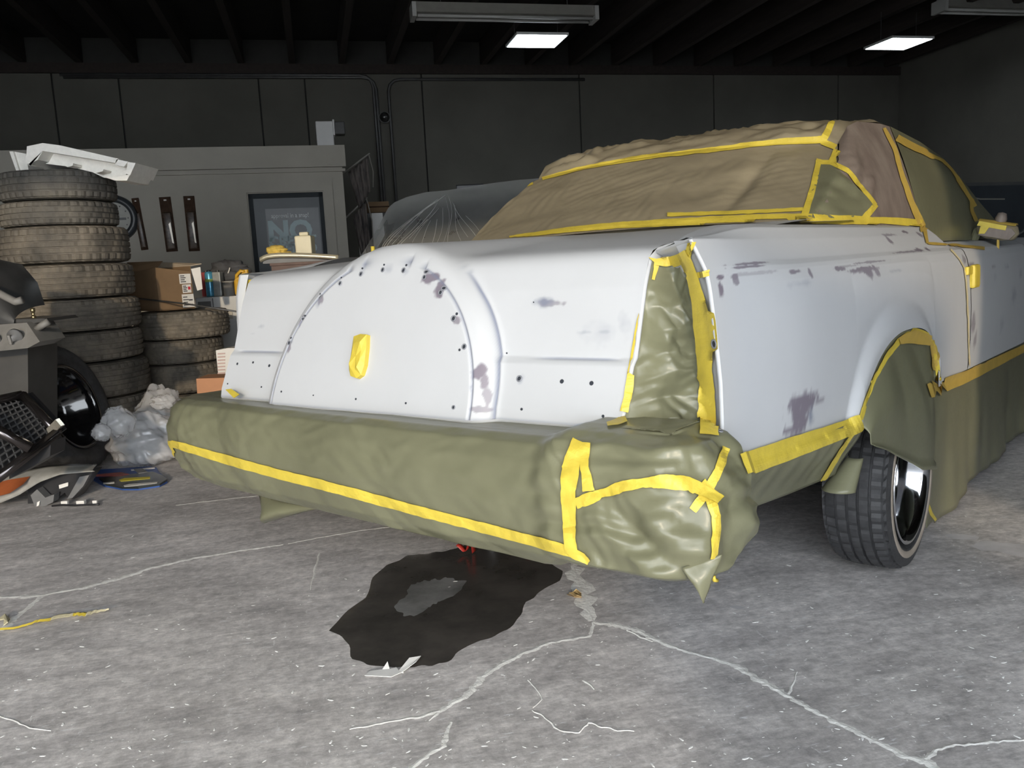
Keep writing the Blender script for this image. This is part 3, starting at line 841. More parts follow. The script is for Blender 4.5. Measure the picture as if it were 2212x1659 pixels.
def smudges(v, spots, k_a=1.):
    V = np.array(v); n = len(V); A = np.zeros((n, 4)); A[:, 3] = 1
    for (px_, py_, a, c, st, ch) in spots:
        p, nn = hit(px_, py_)
        if p is None: continue
        p = np.array(p); d = V-p
        h = np.hypot(d[:, 0], d[:, 1]); q = np.hypot(h/(a*k_a), d[:, 2]/c)
        for i in np.nonzero(q < 2.2)[0]:
            e = q[i]+.55*noise.noise(Vector(V[i])*32)+.35*noise.noise(Vector(V[i])*85)
            w = 1-e if ch == 1 else (1.15-e)*3.0
            A[i, ch] = max(A[i, ch], min(1, max(0, w))*st)
    return A


def part(name, v, f, m, parent=None, smooth=True, attr=None, label=None, solid=0.):
    o = mk(name, v, f, m, parent or CAR, smooth, attr)
    if label: o['label'] = label
    if solid: 
        md_ = o.modifiers.new('thick', 'SOLIDIFY'); md_.thickness = solid; md_.offset = -1
    return o


lat = smudges(lv, SP_LID)
LVA = np.array(lv); rr_l = np.hypot(LVA[:, 0]-X0H, np.maximum(LVA[:, 2]-ZCH, 0)); fz = LVA[:, 1] < .35
ln = np.exp(-((rr_l-RI-.001)/.0034)**2)*fz*.85
ln = np.maximum(ln, np.exp(-((rr_l-RO-.008)/.0036)**2)*fz*sstep(1.10, 1.0, LVA[:, 2])*(LVA[:, 0] > 0)*.95)
ln = np.maximum(ln, np.exp(-((LVA[:, 2]-.842)/.0026)**2)*np.clip(sstep(.45, .55, np.abs(LVA[:, 0]))-sstep(.68, .73, np.abs(LVA[:, 0])), 0, 1)*.7*fz)
ln = np.maximum(ln, np.exp(-((LVA[:, 2]-LVA[:, 2].min())/.004)**2)*.5)
lat[:, 1] = np.maximum(lat[:, 1], ln)
LID = part('trunk_lid', lv, lf, PRIMER, attr=lat, label='white trunk lid with raised round spare wheel hump')
for nm, v, f in (('lower_lip', lipv, lipf), ('side_flange', srv, srf), ('side_flange', slv, slf)): part(nm, v, f, PRIMER, LID, True, np.tile([0, 0, 0, 1.], (len(v), 1)))
part('quarter_panel', qrv, qrf, PRIMER, attr=smudges(qrv, SP_SIDE, 1.6), label='white right rear quarter panel with sanded grey patches')
DOOR = part('door', drv, drf, PRIMER, attr=smudges(drv, SP_SIDE, 1.6), label='white right door')
def noat(v): return np.tile([0, 0, 0, 1.], (len(v), 1))
part('front_fender', frv, frf, PRIMER, attr=noat(frv)); part('quarter_panel', qlv, qlf, PRIMER, attr=noat(qlv)); part('door', dlv, dlf, PRIMER, attr=noat(dlv)); part('front_fender', flv, flf, PRIMER, attr=noat(flv))
part('hood', hov, hof, PRIMER, attr=noat(hov)); part('nose_panel', nov, nof, PRIMER, attr=noat(nov)); part('floor_pan', pan.v, pan.f, PLASTBLK, smooth=False)
FLG = part('tail_lamp_surround', flv_, flf_, PRIMER, attr=noat(flv_), label='white flange around the masked tail lamp'); part('top_flange', ftv, ftf, PRIMER, FLG, attr=noat(ftv))
part('tail_lamp_paper', tpv, tpf, PAPER, smooth=True, label='crumpled olive paper over the tail lamp opening'); part('tail_lamp_paper', tlv, tlf, TAPE)
TLF = [[tuple(tail_pt(1., z, -1)+np.array(d_)) for d_ in ((-.004, .03, 0), (-.003, -.004, 0), (.012, -.004, 0), (.030, .012, 0))] for z in np.linspace(.62, 1.092, 20)]
v_, f_ = gridmesh(TLF); part('tail_lamp_surround', v_, f_, PRIMER, attr=noat(v_))
v_, f_ = gridmesh([[(x_, y_, 1.148+.026*(1-(x_/.76)**2)+.02*(y_-1.2)) for y_ in np.linspace(1.10, 1.5, 6)] for x_ in np.linspace(-.80, .80, 20)], True); part('parcel_shelf_panel', v_, f_, PRIMER, attr=noat(v_))
BMP = part('bumper_paper', bpv, bpf, PAPER, label='olive masking paper wrapped around the rear bumper')
part('apron_paper', apv, apf, PAPER)
part('side_paper', spv, spf, PAPER, solid=.002, label='olive paper strip hanging below the quarter panel'); part('wheel_arch_paper', wpv, wpf, PAPER, solid=.002, label='olive paper hanging in the rear wheel arch')
part('skirt_paper', kpv, kpf, PAPER, solid=.002, label='long olive paper skirt from the sill to the floor')
part('rear_window_paper', rwv, rwf, PAPER2, label='tan paper over the rear window'); part('roof_paper', rfv, rff, PAPER2, label='wrinkled tan paper over the roof')
part('roof_quarter_vinyl', pgv, pgf, VINYL, label='dusty brown vinyl roof quarter'); part('door_window_paper', dgv, dgf, PAPER, label='olive paper over the door window')
part('far_window_paper', glv, glf, PAPER2); part('windscreen_paper', wsv, wsf, PAPER2)
# opera window paper: follows the roof quarter, a little proud
def drape(outline_l, outline_r, n, m_, off):
    L_ = pl(outline_l, n); R_ = pl(outline_r, n); G = []
    for i in range(n):
        row = []
        for t in np.linspace(0, 1, m_):
            q = lerp(L_[i], R_[i], t); p, nn = hit(q[0], q[1])
            row.append(None if p is None else p+nn*off)
        G.append(row)
    # fill misses with the nearest hit
    flat_ = [p for r in G for p in r if p is not None]
    last = flat_[0] if flat_ else Vector((0, 0, 0))
    for r in G:
        for k in range(len(r)):
            if r[k] is None: r[k] = last
            else: last = r[k]
    return G


OW = drape([(1768, 350), (1755, 410), (1738, 472)], [(1795, 354), (1886, 440), (1862, 474)], 24, 16, .004)
b = MB(); b.grid([[p+Vector((0, 0, 0)) for p in r] for r in OW]); o = part('opera_window_paper', b.v, b.f, PAPER, label='olive paper over the small side roof window')

NT = [0]


def tape(pts, w, m=TAPE, name='tape_strip', parent=None, off=.0045, n=None, mrows=5, ragged=1.2):
    P = np.array(pts, dtype=float); seg = np.linalg.norm(np.diff(P, axis=0), axis=1).sum()
    if max(w if isinstance(w, (list, tuple)) else [w]) > 25: mrows = 11; off = max(off, .008)
    n = n or max(4, int(seg/6)); Q = pl(P, n); NT[0] += 1
    Wd = np.interp(np.linspace(0, 1, n), np.linspace(0, 1, len(w)), w) if isinstance(w, (list, tuple)) else np.full(n, float(w))
    T_ = np.gradient(Q, axis=0); T_ /= np.linalg.norm(T_, axis=1)[:, None]+1e-9
    for _ in range(2): T_[1:-1] = (T_[:-2]+2*T_[1:-1]+T_[2:])/4
    Nn = np.stack([-T_[:, 1], T_[:, 0]], -1); G = []; SEGS = []
    for i in range(n):
        row = []
        for j, k in enumerate(np.linspace(-.5, .5, mrows)):
            jit = ragged*noise.noise(Vector((i*.31, NT[0]*3.7, k*3))) if j in (0, mrows-1) else 0
            q = Q[i]+Nn[i]*(Wd[i]*k+jit)
            p, nn = hit(*q)
            row.append(None if p is None else p+nn*(off+.0009*noise.noise(Vector((q[0]*.08, q[1]*.08, NT[0])))))
        c = row[mrows//2]
        if c is None:
            ok = [r for r in row if r is not None]
            if not ok: continue
            c = ok[len(ok)//2]
        prev = c
        for j in list(range(mrows//2, mrows))+list(range(mrows//2, -1, -1)):
            if j == mrows//2: prev = c
            if row[j] is None or (row[j]-c).length > .09: row[j] = prev
            prev = row[j]
        if G and max((row[j]-G[-1][j]).length for j in range(mrows)) > .35:
            SEGS.append(G); G = []
        G.append(row)
    G = max(SEGS+[G], key=len)
    if len(G) < 2: return None
    if mrows > 5:
        for _ in range(4):
            H_ = [list(r) for r in G]
            for i in range(len(G)):
                for j in range(1, mrows-1): H_[i][j] = G[i][j]*.5+(G[i][j-1]+G[i][j+1])*.25
            G = H_
    b_ = MB(); b_.grid(G)
    return part(name, b_.v, b_.f, m, parent or CAR, smooth=False)


# bumper tapes
for pts, w in (([(372, 957), (470, 986), (600, 1022), (760, 1062), (920, 1106), (1080, 1147), (1170, 1171), (1240, 1192)], [14, 20, 21, 21, 21, 21, 22, 24]),
               ([(356, 872), (347, 895), (349, 925), (360, 952), (374, 980)], [5, 7, 9, 13, 16]), ([(368, 952), (372, 985), (378, 1003)], [12, 14, 8]),
               ([(1258, 960), (1240, 1000), (1231, 1060), (1234, 1120), (1237, 1192)], [42, 36, 32, 30, 26]), ([(1270, 962), (1266, 1010), (1276, 1062)], [16, 18, 26]),
               ([(1248, 1088), (1310, 1064), (1380, 1046), (1430, 1040), (1480, 1046), (1525, 1068), (1552, 1084)], [22, 22, 24, 24, 26, 28, 20]),
               ([(1566, 968), (1550, 1015), (1525, 1066), (1497, 1102)], [18, 18, 22, 18]), ([(1532, 1078), (1545, 1115), (1543, 1160), (1538, 1205)], [22, 16, 16, 12]),
               ([(1235, 1188), (1258, 1200), (1276, 1214)], [20, 26, 12]), ([(1512, 1045), (1545, 1078)], [24, 22])):
    tape(pts, w, parent=BMP)
# tail lamp tapes
for pts, w in (([(1414, 560), (1405, 604)], [24, 16]), ([(1412, 560), (1440, 566), (1468, 560), (1490, 548)], [30, 20, 22, 24]), ([(1484, 562), (1491, 540), (1494, 524)], [20, 14, 11]),
               ([(1486, 556), (1500, 592), (1513, 640), (1523, 690), (1528, 740), (1529, 800), (1530, 860), (1532, 915), (1530, 945)], [24, 24, 30, 40, 38, 30, 40, 42, 38]), ([(1500, 596), (1530, 590)], [14, 12]),
               ([(1392, 640), (1380, 700), (1366, 780), (1356, 860), (1348, 890)], [3, 7, 6, 12, 14]), ([(1312, 920), (1335, 914), (1352, 906)], [8, 14, 18])):
    tape(pts, w)
# side tapes
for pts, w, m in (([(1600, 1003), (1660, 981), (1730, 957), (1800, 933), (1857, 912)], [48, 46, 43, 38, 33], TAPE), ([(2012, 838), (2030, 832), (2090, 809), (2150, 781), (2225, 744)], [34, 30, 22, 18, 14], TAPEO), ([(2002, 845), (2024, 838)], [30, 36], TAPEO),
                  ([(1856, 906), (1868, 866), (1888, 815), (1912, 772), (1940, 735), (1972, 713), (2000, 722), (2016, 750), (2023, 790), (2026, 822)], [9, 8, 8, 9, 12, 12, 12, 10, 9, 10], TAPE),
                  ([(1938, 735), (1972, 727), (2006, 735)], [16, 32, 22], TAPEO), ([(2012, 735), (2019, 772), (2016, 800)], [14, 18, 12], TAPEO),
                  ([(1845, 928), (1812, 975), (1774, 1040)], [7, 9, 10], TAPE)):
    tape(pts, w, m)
# roof tapes
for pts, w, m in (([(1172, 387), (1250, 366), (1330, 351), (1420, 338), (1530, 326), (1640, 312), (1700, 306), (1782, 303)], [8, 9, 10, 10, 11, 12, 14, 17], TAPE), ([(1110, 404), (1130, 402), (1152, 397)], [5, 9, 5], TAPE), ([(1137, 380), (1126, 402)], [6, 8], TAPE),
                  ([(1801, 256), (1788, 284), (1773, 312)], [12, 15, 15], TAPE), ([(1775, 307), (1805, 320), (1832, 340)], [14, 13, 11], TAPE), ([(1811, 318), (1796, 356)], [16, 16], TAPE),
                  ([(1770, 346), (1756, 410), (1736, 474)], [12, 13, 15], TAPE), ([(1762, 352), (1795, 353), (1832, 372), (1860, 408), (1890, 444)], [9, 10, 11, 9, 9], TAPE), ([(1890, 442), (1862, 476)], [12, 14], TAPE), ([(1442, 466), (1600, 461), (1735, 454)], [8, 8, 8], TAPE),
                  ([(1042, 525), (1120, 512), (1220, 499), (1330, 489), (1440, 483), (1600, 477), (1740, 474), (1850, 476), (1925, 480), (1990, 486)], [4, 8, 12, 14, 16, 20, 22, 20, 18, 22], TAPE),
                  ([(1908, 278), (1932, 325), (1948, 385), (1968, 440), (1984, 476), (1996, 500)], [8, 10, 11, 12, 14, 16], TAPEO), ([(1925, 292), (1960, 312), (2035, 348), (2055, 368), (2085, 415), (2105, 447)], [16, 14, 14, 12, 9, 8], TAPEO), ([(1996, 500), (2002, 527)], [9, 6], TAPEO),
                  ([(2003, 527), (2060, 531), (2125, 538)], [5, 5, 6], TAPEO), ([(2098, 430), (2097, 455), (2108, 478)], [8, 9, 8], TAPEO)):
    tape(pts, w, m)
# door gap tape and handle
tape([(2052, 540), (2070, 560), (2082, 580), (2087, 640), (2090, 720), (2092, 790)], [2.5, 3, 3.5, 3, 3, 3], mat('pale_gap_tape', (.72, .62, .36), .6, var=.05), 'door_gap_tape')
p, nn = hit(2100, 598)
if p is not None:
    hp = thing_h = bpy.data.objects.new('door_handle', None); COL.objects.link(hp); hp.parent = CAR; hp.location = p; hp['label'] = 'door handle wrapped in yellow tape'
    b = MB(); b.box((-.002, -.05, -.045), (.022, .05, .05), .012); b.build('grip_wrap', TAPE, hp, False)
    b = MB(); b.box((-.002, -.125, .012), (.012, -.045, .045), .005); b.build('tape_tab', TAPE, hp)
# emblem under tape on the lid
em = [(772, 729), (786, 724), (800, 725), (799, 752), (795, 790), (788, 812), (778, 819), (765, 814), (762, 800), (767, 762)]
H = [hit(*q) for q in em]
nn = sum((h[1] for h in H), Vector()).normalized(); ctr = sum((h[0] for h in H), Vector())/len(H)
b = MB(); v = [h[0]-nn*.002 for h in H]+[h[0]+nn*.014 for h in H]+[ctr+(h[0]-ctr)*.62+nn*(.021+.003*((i*7) % 3)) for i, h in enumerate(H)]+[ctr+nn*.022]
n_ = len(em); f = []
for r in (0, 1):
    for i in range(n_): f.append((r*n_+i, r*n_+(i+1) % n_, (r+1)*n_+(i+1) % n_, (r+1)*n_+i))
f += [(2*n_+i, 2*n_+(i+1) % n_, 3*n_) for i in range(n_)]
part('emblem_cover', v, f, TAPE, LID, False, label='lid emblem wrapped in yellow tape')
# screw holes
b = MB(); b.lathe([(.0, -.0005), (.0042, -.0005), (.0042, .0008), (.0, .0009)], 12)
hole_o = None
b2 = MB(); b2.lathe([(.0044, .0), (.0072, .0), (.0066, .0018), (.0046, .0014)], 14, closed=True)
for (hx, hy, sc, ring) in [(735, 612, 1, 1), (738, 600, .7, 0), (780, 592, 1.1, 1), (783, 580, .7, 0), (827, 583, 1, 1), (830, 572, .7, 0), (872, 584, 1.1, 1), (878, 573, .8, 0), (917, 599, 1, 1), (921, 588, 1, 1), (952, 632, 1.1, 1), (959, 623, 1.1, 1), (980, 688, 1.2, 1), (987, 678, .9, 0), (1003, 749, 1.1, 1), (993, 756, .8, 0), (625, 741, 1, 1), (629, 730, .8, 0), (655, 689, 1, 1), (659, 682, .8, 0), (693, 642, 1, 1), (692, 635, .7, 0),
                          (1122, 818, 1.2, 1), (1214, 824, 1.25, 0), (1278, 828, 1.25, 0), (513, 786, 1, 0), (547, 783, .9, 0), (582, 790, 1.1, 0), (608, 846, .7, 0), (677, 854, .5, 0), (769, 862, .7, 0), (877, 871, .7, 0), (980, 880, .8, 1), (1127, 884, .8, 0), (1303, 899, .8, 0), (565, 836, .7, 0), (492, 829, .6, 0), (1095, 763, .5, 0), (1153, 653, .4, 0), (1556, 932, .8, 1), (1543, 743, 1.5, 1)]:
    p, nn = hit(hx, hy)
    if p is None: continue
    rq = nn.to_track_quat('Z', 'Y').to_euler()
    par = LID if hx < 1400 else FLG
    if hole_o is None: hole_o = b.build('screw_hole', HOLE, par); ring_o = None; o = hole_o
    else: o = inst(hole_o, par)
    o.location = p+nn*.0006; o.rotation_euler = rq; o.scale = (sc, sc, 1)
    if ring:
        if ring_o is None: ring_o = b2.build('hole_rim', RINGM, par, True); o = ring_o
        else: o = inst(ring_o, par)
        o.location = p+nn*.0006; o.rotation_euler = rq; o.scale = (sc, sc, 1)


# loose bits of paper: corner flap, flap under the bumper, paper roll by the wheel
def flap(name, tri, m=PAPER, curl=.02, n=14):
    A_, B_, C_ = [np.array(q) for q in tri]; G = []
    for s in np.linspace(0, 1, n):
        row = []
        for t in np.linspace(0, 1, n):
            p = lerp(lerp(A_, B_, t), C_, s**1.0); p = p+np.array([0, -curl*math.sin(PI*t)*math.sin(PI*s*.9), 0])+np.array([0, folds(p, .06, .010, 3.), 0]); row.append(tuple(p))
        G.append(row)
    b_ = MB(); b_.grid(G); return part(name, b_.v, b_.f, m, solid=.0015)


flap('paper_flap', [cx(1474, 1226, 1, -.158), cx(1560, 1198, 1, -.115), cx(1521, 1302, 1, -.140)], curl=.012)
flap('paper_flap', [cx(1545, 1190, 0, 1.02), cx(1612, 1075, 0, 1.0), cx(1540, 1262, 0, 1.0)], curl=.0)
flap('paper_flap', [cx(556, 1068, 1, .0), cx(690, 1098, 1, .0), cx(578, 1128, 1, .02)], curl=.05)
tri = [cx(600, 1078, 1, .0), cx(625, 1090, 1, .0), cx(612, 1106, 1, .01)]
b = MB(); G = []
Pa, Pb = cx(1835, 985, 0, .93), cx(1800, 1055, 0, .90)
for s in np.linspace(0, 1, 10):
    row = []
    for t in np.linspace(0, 1, 12):
        a = lerp(-1.9, 1.2, t); c = lerp(Pa, Pb, s); rr_ = lerp(.025, .052, s)
        row.append(tuple(c+np.array([rr_*math.sin(a)+.02, -rr_*math.cos(a), 0])))
    G.append(row)
b.grid(G); part('paper_roll', b.v, b.f, PAPER, solid=.0015)
tl = [cx(2000, 1062, 0, 1.0), cx(2004, 1085, 0, 1.0), cx(2012, 1110, 0, 1.0), cx(2022, 1124, 0, 1.0)]
b = MB(); b.grid([[tuple(q+np.array([0, -.012, 0])*w_), tuple(q+np.array([0, .014, 0])*w_)] for q, w_ in zip(tl, (.2, .8, 1.2, 1.0))]); part('loose_tape_end', b.v, b.f, TAPE, smooth=False, solid=.001)
tl = [cx(1541, 1245, 0, 1.02), cx(1543, 1253, 0, 1.02), cx(1549, 1254, 0, 1.02)]
b = MB(); b.tube(tl, .004, 6); part('loose_tape_curl', b.v, b.f, TAPE)
# little yellow post seen over the hump, wiper-like aerial stub
p = cx(806, 545, 1, .62); b = MB(); b.tube([p+np.array([0, 0, -.09]), p+np.array([0, 0, .022])], .0075, 8); part('aerial_stub', b.v, b.f, TAPE, label='yellow taped aerial stub')
# left tail flange tape, small tape tag under the lid corner
for tri in ([cx(488, 842, 1, -.03), cx(500, 840, 1, -.03), cx(518, 852, 1, -.05), cx(506, 860, 1, -.05)],):
    b = MB(); b.prism([tuple(q) for q in tri], (0, -.002, .001)); part('tape_tag', b.v, b.f, TAPE, smooth=False)

# mirror wrapped in paper and tape
MR = bpy.data.objects.new('side_mirror', None); COL.objects.link(MR); MR.parent = CAR; MR['label'] = 'door mirror wrapped in paper and yellow tape'
YM = 3.02
m0, m1 = cx(2108, 492, 1, YM), cx(2200, 505, 1, YM)
MR.location = tuple((m0+m1)/2); wM = float(np.linalg.norm(m1-m0))/2; MR.rotation_euler = (0, math.atan2(-(m1[2]-m0[2]), m1[0]-m0[0]), 0)
hM = .040
b = MB(); G = []
for a in np.linspace(-1, 1, 16):
    row = []
    for t in np.linspace(0, 2*PI, 20):
        r_ = (1-abs(a)**3.2)**.4+.05
        row.append((wM*a, .05*math.cos(t)*r_+.02, hM*math.sin(t)*r_+.006*noise.noise(Vector((a*3, t, 1)))))
    G.append(row)
b.grid(G); b.build('housing', PAPER2, MR, True)
b = MB(); b.prism([(-wM*.75, -.034, -hM*.75), (wM*.7, -.034, -hM*.8), (wM*.92, -.034, -.0), (wM*.7, -.034, hM*.45), (-wM*.5, -.034, hM*.55)], (0, .012, 0)); b.build('glass_paper', VINYL, MR)
b = MB(); b.prism([(-wM*.9, -.038, hM*.3), (wM*.45, -.038, hM*.2), (wM*.45, -.038, hM*.72), (-wM*.85, -.038, hM*.85)], (0, .01, 0)); b.build('tape_patch', TAPE, MR)
b = MB(); b.prism([(-wM*.72, -.040, -hM*.6), (-wM*.45, -.040, -hM*.5), (-wM*.3, -.040, hM*.4), (-wM*.72, -.040, hM*.4)], (0, .01, 0)); b.build('tape_patch', TAPE, MR)
b = MB(); G = [[(wM*a, .05*math.cos(t)+.02, hM*1.02*math.sin(t)+.004) for t in np.linspace(.9, 2.4, 6)] for a in np.linspace(-.95, .8, 8)]; b.grid(G); b.build('top_tape', TAPEO, MR)
b = MB(); b.tube([(-wM*.9, .02, -.01), (-wM*1.05, .05, -.06), (-wM*1.02, .08, -.12)], .02, 8); b.build('stalk', PAPER, MR)
b = MB(); b.tube([(wM*.15, .0, -hM*.8), (wM*.25, .01, -hM*2), (wM*.22, .0, -hM*3.2)], .006, 6); b.build('hanging_tape', TAPEO, MR)
b = MB(); b.lathe([(0, .05), (.018, .045), (.026, .02), (.022, 0)], 10); o = b.build('paper_wad', VINYL, MR, True); o.location = (-wM*.0, .02, hM*.9)

# ---- wheels
def tyre_mesh(R, w, rin, grooves, n=96, notch=.006, tread=.78, depth=.008):
    hw = w/2; tw = hw*tread
    xs = [-hw*.72, -hw*.97, -hw, -hw*.93]
    rs = [rin, rin+(R-rin)*.25, rin+(R-rin)*.52, rin+(R-rin)*.84]
    tp = [(-tw-.004, R-.014), (-tw, R-.006)]
    for g in grooves:
        gx = g*tw; tp += [(gx-.0045, R-.002*abs(g)), (gx-.0035, R-depth), (gx+.0035, R-depth), (gx+.0045, R-.002*abs(g))]
    tp += [(tw, R-.006), (tw+.004, R-.014)]
    prof = list(zip(xs, rs))+tp+[(-x, r) for x, r in zip(xs[::-1], rs[::-1])]
    nb = len(prof); v = []; f = []
    sh = [4, 5, 6, nb-7, nb-6, nb-5]; ribs = list(range(9, nb-9, 4))+list(range(10, nb-9, 4))
    for i in range(n):
        t = 2*PI*i/n
        for j, (x, r) in enumerate(prof):
            rr = r
            if j in sh and i % 3 == 0: rr -= notch
            elif j in ribs and (i+j//4) % 4 == 0 and notch > 0: rr -= .003
            v.append((x, rr*math.sin(t), rr*math.cos(t)))
    for i in range(n):
        for j in range(nb-1):
            f.append((i*nb+j, i*nb+j+1, ((i+1) % n)*nb+j+1, ((i+1) % n)*nb+j))
    # inner bore
    k = len(v)
    for i in range(n):
        t = 2*PI*i/n
        for x in (-hw*.70, 0, hw*.70): v.append((x, (rin+.012)*math.sin(t), (rin+.012)*math.cos(t)))
    for i in range(n):
        for j in range(2):
            a = k+i*3+j; c = k+((i+1) % n)*3+j; f.append((a, c, c+1, a+1))
    return v, f


RW_, WW_, XO_, YC_ = .29, .205, 1.01, 1.37
WHL = bpy.data.objects.new('rear_wheel', None); COL.objects.link(WHL); WHL.parent = CAR; WHL['label'] = 'chrome dish rear wheel with thin tan whitewall tyre'
WHL.location = (XO_-WW_/2, YC_, RW_+.006)
tv, tf = tyre_mesh(RW_, WW_, .198, (-.62, -.2, .2, .62), 144, .005, .80, .009)
tv = [(x, y, max(z, -RW_+.002)) for (x, y, z) in tv]
o = mk('tyre', tv, tf, RUBBER, WHL)
hw = WW_/2
b = MB(); b.lathe([(.226, hw*.98), (.230, hw*1.012), (.246, hw*1.008), (.250, hw*.98)], 64, 'x'); b.build('whitewall', WHITEWALL, WHL, True)
b = MB(); b.lathe([(.197, hw*.80), (.205, hw*.93), (.206, hw*.98), (.200, hw*.99), (.192, hw*.95), (.180, hw*.75), (.172, hw*.2), (.165, -hw*.3), (.09, -hw*.42), (.07, -hw*.1), (.05, hw*.15), (0, hw*.2)], 64, 'x'); b.build('rim', CHROME, WHL, True)
for i in range(5):
    a = 2*PI*i/5; y, z = .06*math.sin(a), .06*math.cos(a); b = MB(); b.box((hw*.0, y-.011, z-.011), (hw*.14, y+.011, z+.011), .003); b.build('lug_nut', CHROME, WHL)
W2 = inst(WHL, CAR); W2.location = (-(XO_-WW_/2), YC_, RW_+.006); W2.rotation_euler = (0, 0, PI); W2['label'] = 'far rear wheel under the car'
for c in list(WHL.children): inst(c, W2)
for sx in (1, -1):
    W3 = inst(WHL, CAR); W3.location = (sx*(XO_-WW_/2-.04), 4.42, RW_+.006); W3.rotation_euler = (0, 0, 0 if sx > 0 else PI); W3['label'] = 'front wheel hidden by the paper skirt'
    for c in list(WHL.children): inst(c, W3)
b = MB(); b.tube([(-.8, YC_, .29), (.8, YC_, .29)], .045, 10); b.build('rear_axle', PLASTBLK, CAR, True)
b = MB(); b.tube([(-.25, YC_, .29), (-.12, YC_, .29), (.12, YC_, .29), (.25, YC_, .29)], .11, 12); b.build('differential', PLASTBLK, CAR, True)
b = MB(); b.tube([(.0, 1.3, .3), (0, 4, .35)], .035, 8); b.build('drive_shaft', PLASTBLK, CAR, True)
b = MB(); b.box((-.5, .25, .40), (.5, .95, .52), .03); b.build('fuel_tank', PLASTBLK, CAR)
# red ribbon hanging from under the bumper (two loops)
# ================================================================== TYRE STACKS AND CLUTTER ON THE LEFT
def vb(*a): return np.array(a, dtype=float)


TYM = {}
for key, (R, w, gr, m) in {'a': (.335, .19, (-.6, -.2, .2, .6), DUSTY), 'b': (.30, .155, (-.55, 0, .55), DUSTY2), 'c': (.33, .19, (-.7, -.33, .0, .33, .7), DUSTY)}.items():
    v, f = tyre_mesh(R, w, R*.62, gr, 120, .006, .82, .008)
    me = bpy.data.meshes.new('tyre'); me.from_pydata(v, [], f); me.materials.append(m); TYM[key] = (me, R, w)


def tyre(key, x, y, z0, h, diam, label, group, yaw=0., tilt=0.):
    me, R, w = TYM[key]; o = bpy.data.objects.new('tyre', me); COL.objects.link(o)
    s_ = diam/(2*R); o.scale = (h/w, s_, s_); o.rotation_euler = (tilt, PI/2, yaw); o.location = (x, y, z0+h/2)
    return tag(o, label, 'tyre', group)


KS = 1.17
tops = [1.674, 1.518, 1.385, 1.185, 1.0, .823, .655, .458, .229, 0.]
tops = [1.078+(z_-1.078)*KS for z_ in tops[:8]]+[.176, 0.]
dia = [.58, .59, .655, .685, .685, .68, .67, .66, .66]
xs_ = [-2.417, -2.44, -2.427, -2.434, -2.43, -2.43, -2.40, -2.40, -2.42]
nm = ['topmost narrow tyre of the tall stack, under the white foam', 'second tyre from the top of the tall stack', 'third tyre from the top of the tall stack, level with the wall clock', 'fourth tyre from the top of the tall stack, beside the cardboard box', 'fifth tyre from the top of the tall stack, behind the grill handle', 'sixth tyre from the top of the tall stack', 'seventh tyre from the top of the tall stack, beside the leaning wheel', 'eighth tyre down in the tall stack, behind the leaning wheel', 'bottom tyre of the tall stack on the floor behind the leaning wheel']
for i in range(9):
    tyre('bbaacacaa'[i], xs_[i]*KS, (4.62+.012*((i*5) % 3))*KS, tops[i+1]+.002, tops[i]-tops[i+1]-.004, dia[i]*KS, nm[i], 'tyres in the tall stack', yaw=i*1.3)
t2 = [.852, .648, .470, .255, 0.]
for i, (x, d, lab) in enumerate(((-2.415, .665, 'top tyre of the short stack, under the cardboard box'), (-2.45, .61, 'second tyre from the top of the short stack'), (-2.45, .62, 'third tyre from the top of the short stack'), (-2.44, .64, 'bottom tyre of the short stack behind the plastic sheet'))):
    tyre('caca'[i], x, 6.12, t2[i+1]+.002, t2[i]-t2[i+1]-.004, d, lab, 'tyres in the short stack', yaw=i*.9)


def slab(pix, Y, depth, back=None):       # outline seen at depth Y, extruded away from the viewpoint in the scene
    pts = [wy(a, c, Y) for a, c in pix]; b_ = MB(); b_.prism([tuple(p) for p in pts], back if back is not None else (0, depth, 0)); return b_


# white foam packing on the tall stack
FP = thing('foam_packing', 'large white polystyrene packing tray lying tilted on top of the tall tyre stack', 'packaging')
slab([(58, 316), (92, 309), (130, 314), (256, 343), (250, 352), (92, 326)], 5.10, .40).build('top_wall', FOAM, FP)
slab([(58, 316), (92, 326), (82, 345), (60, 356), (66, 358), (56, 352)], 5.10, .40).build('end_wall', FOAM, FP)
slab([(252, 344), (276, 349), (268, 360), (248, 356)], 5.10, .35).build('corner_block', FOAM, FP)
slab([(276, 350), (293, 352), (281, 379), (272, 375)], 5.11, .33).build('end_lip', FOAM, FP)
slab([(224, 382), (250, 381), (281, 377), (274, 390), (248, 390)], 5.11, .30).build('end_foot', FOAM, FP)
slab([(92, 327), (250, 353), (276, 362), (272, 378), (225, 384), (200, 372), (150, 360), (84, 352)], 5.22, .26).build('base', FOAM, FP)
slab([(138, 357), (150, 351), (158, 353), (157, 358), (146, 361)], 5.11, .10).build('rib', FOAM, FP)
slab([(200, 370), (216, 364), (224, 366), (222, 370), (206, 374)], 5.11, .10).build('rib', FOAM, FP)
FP2 = thing('foam_packing', 'small white polystyrene piece on the tall stack behind the large foam tray', 'packaging')
slab([(20, 327), (28, 327), (42, 372), (36, 372)], 5.42, .2).build('flange', FOAM, FP2); slab([(28, 327), (56, 332), (62, 370), (42, 371)], 5.44, .18).build('body', FOAM, FP2)
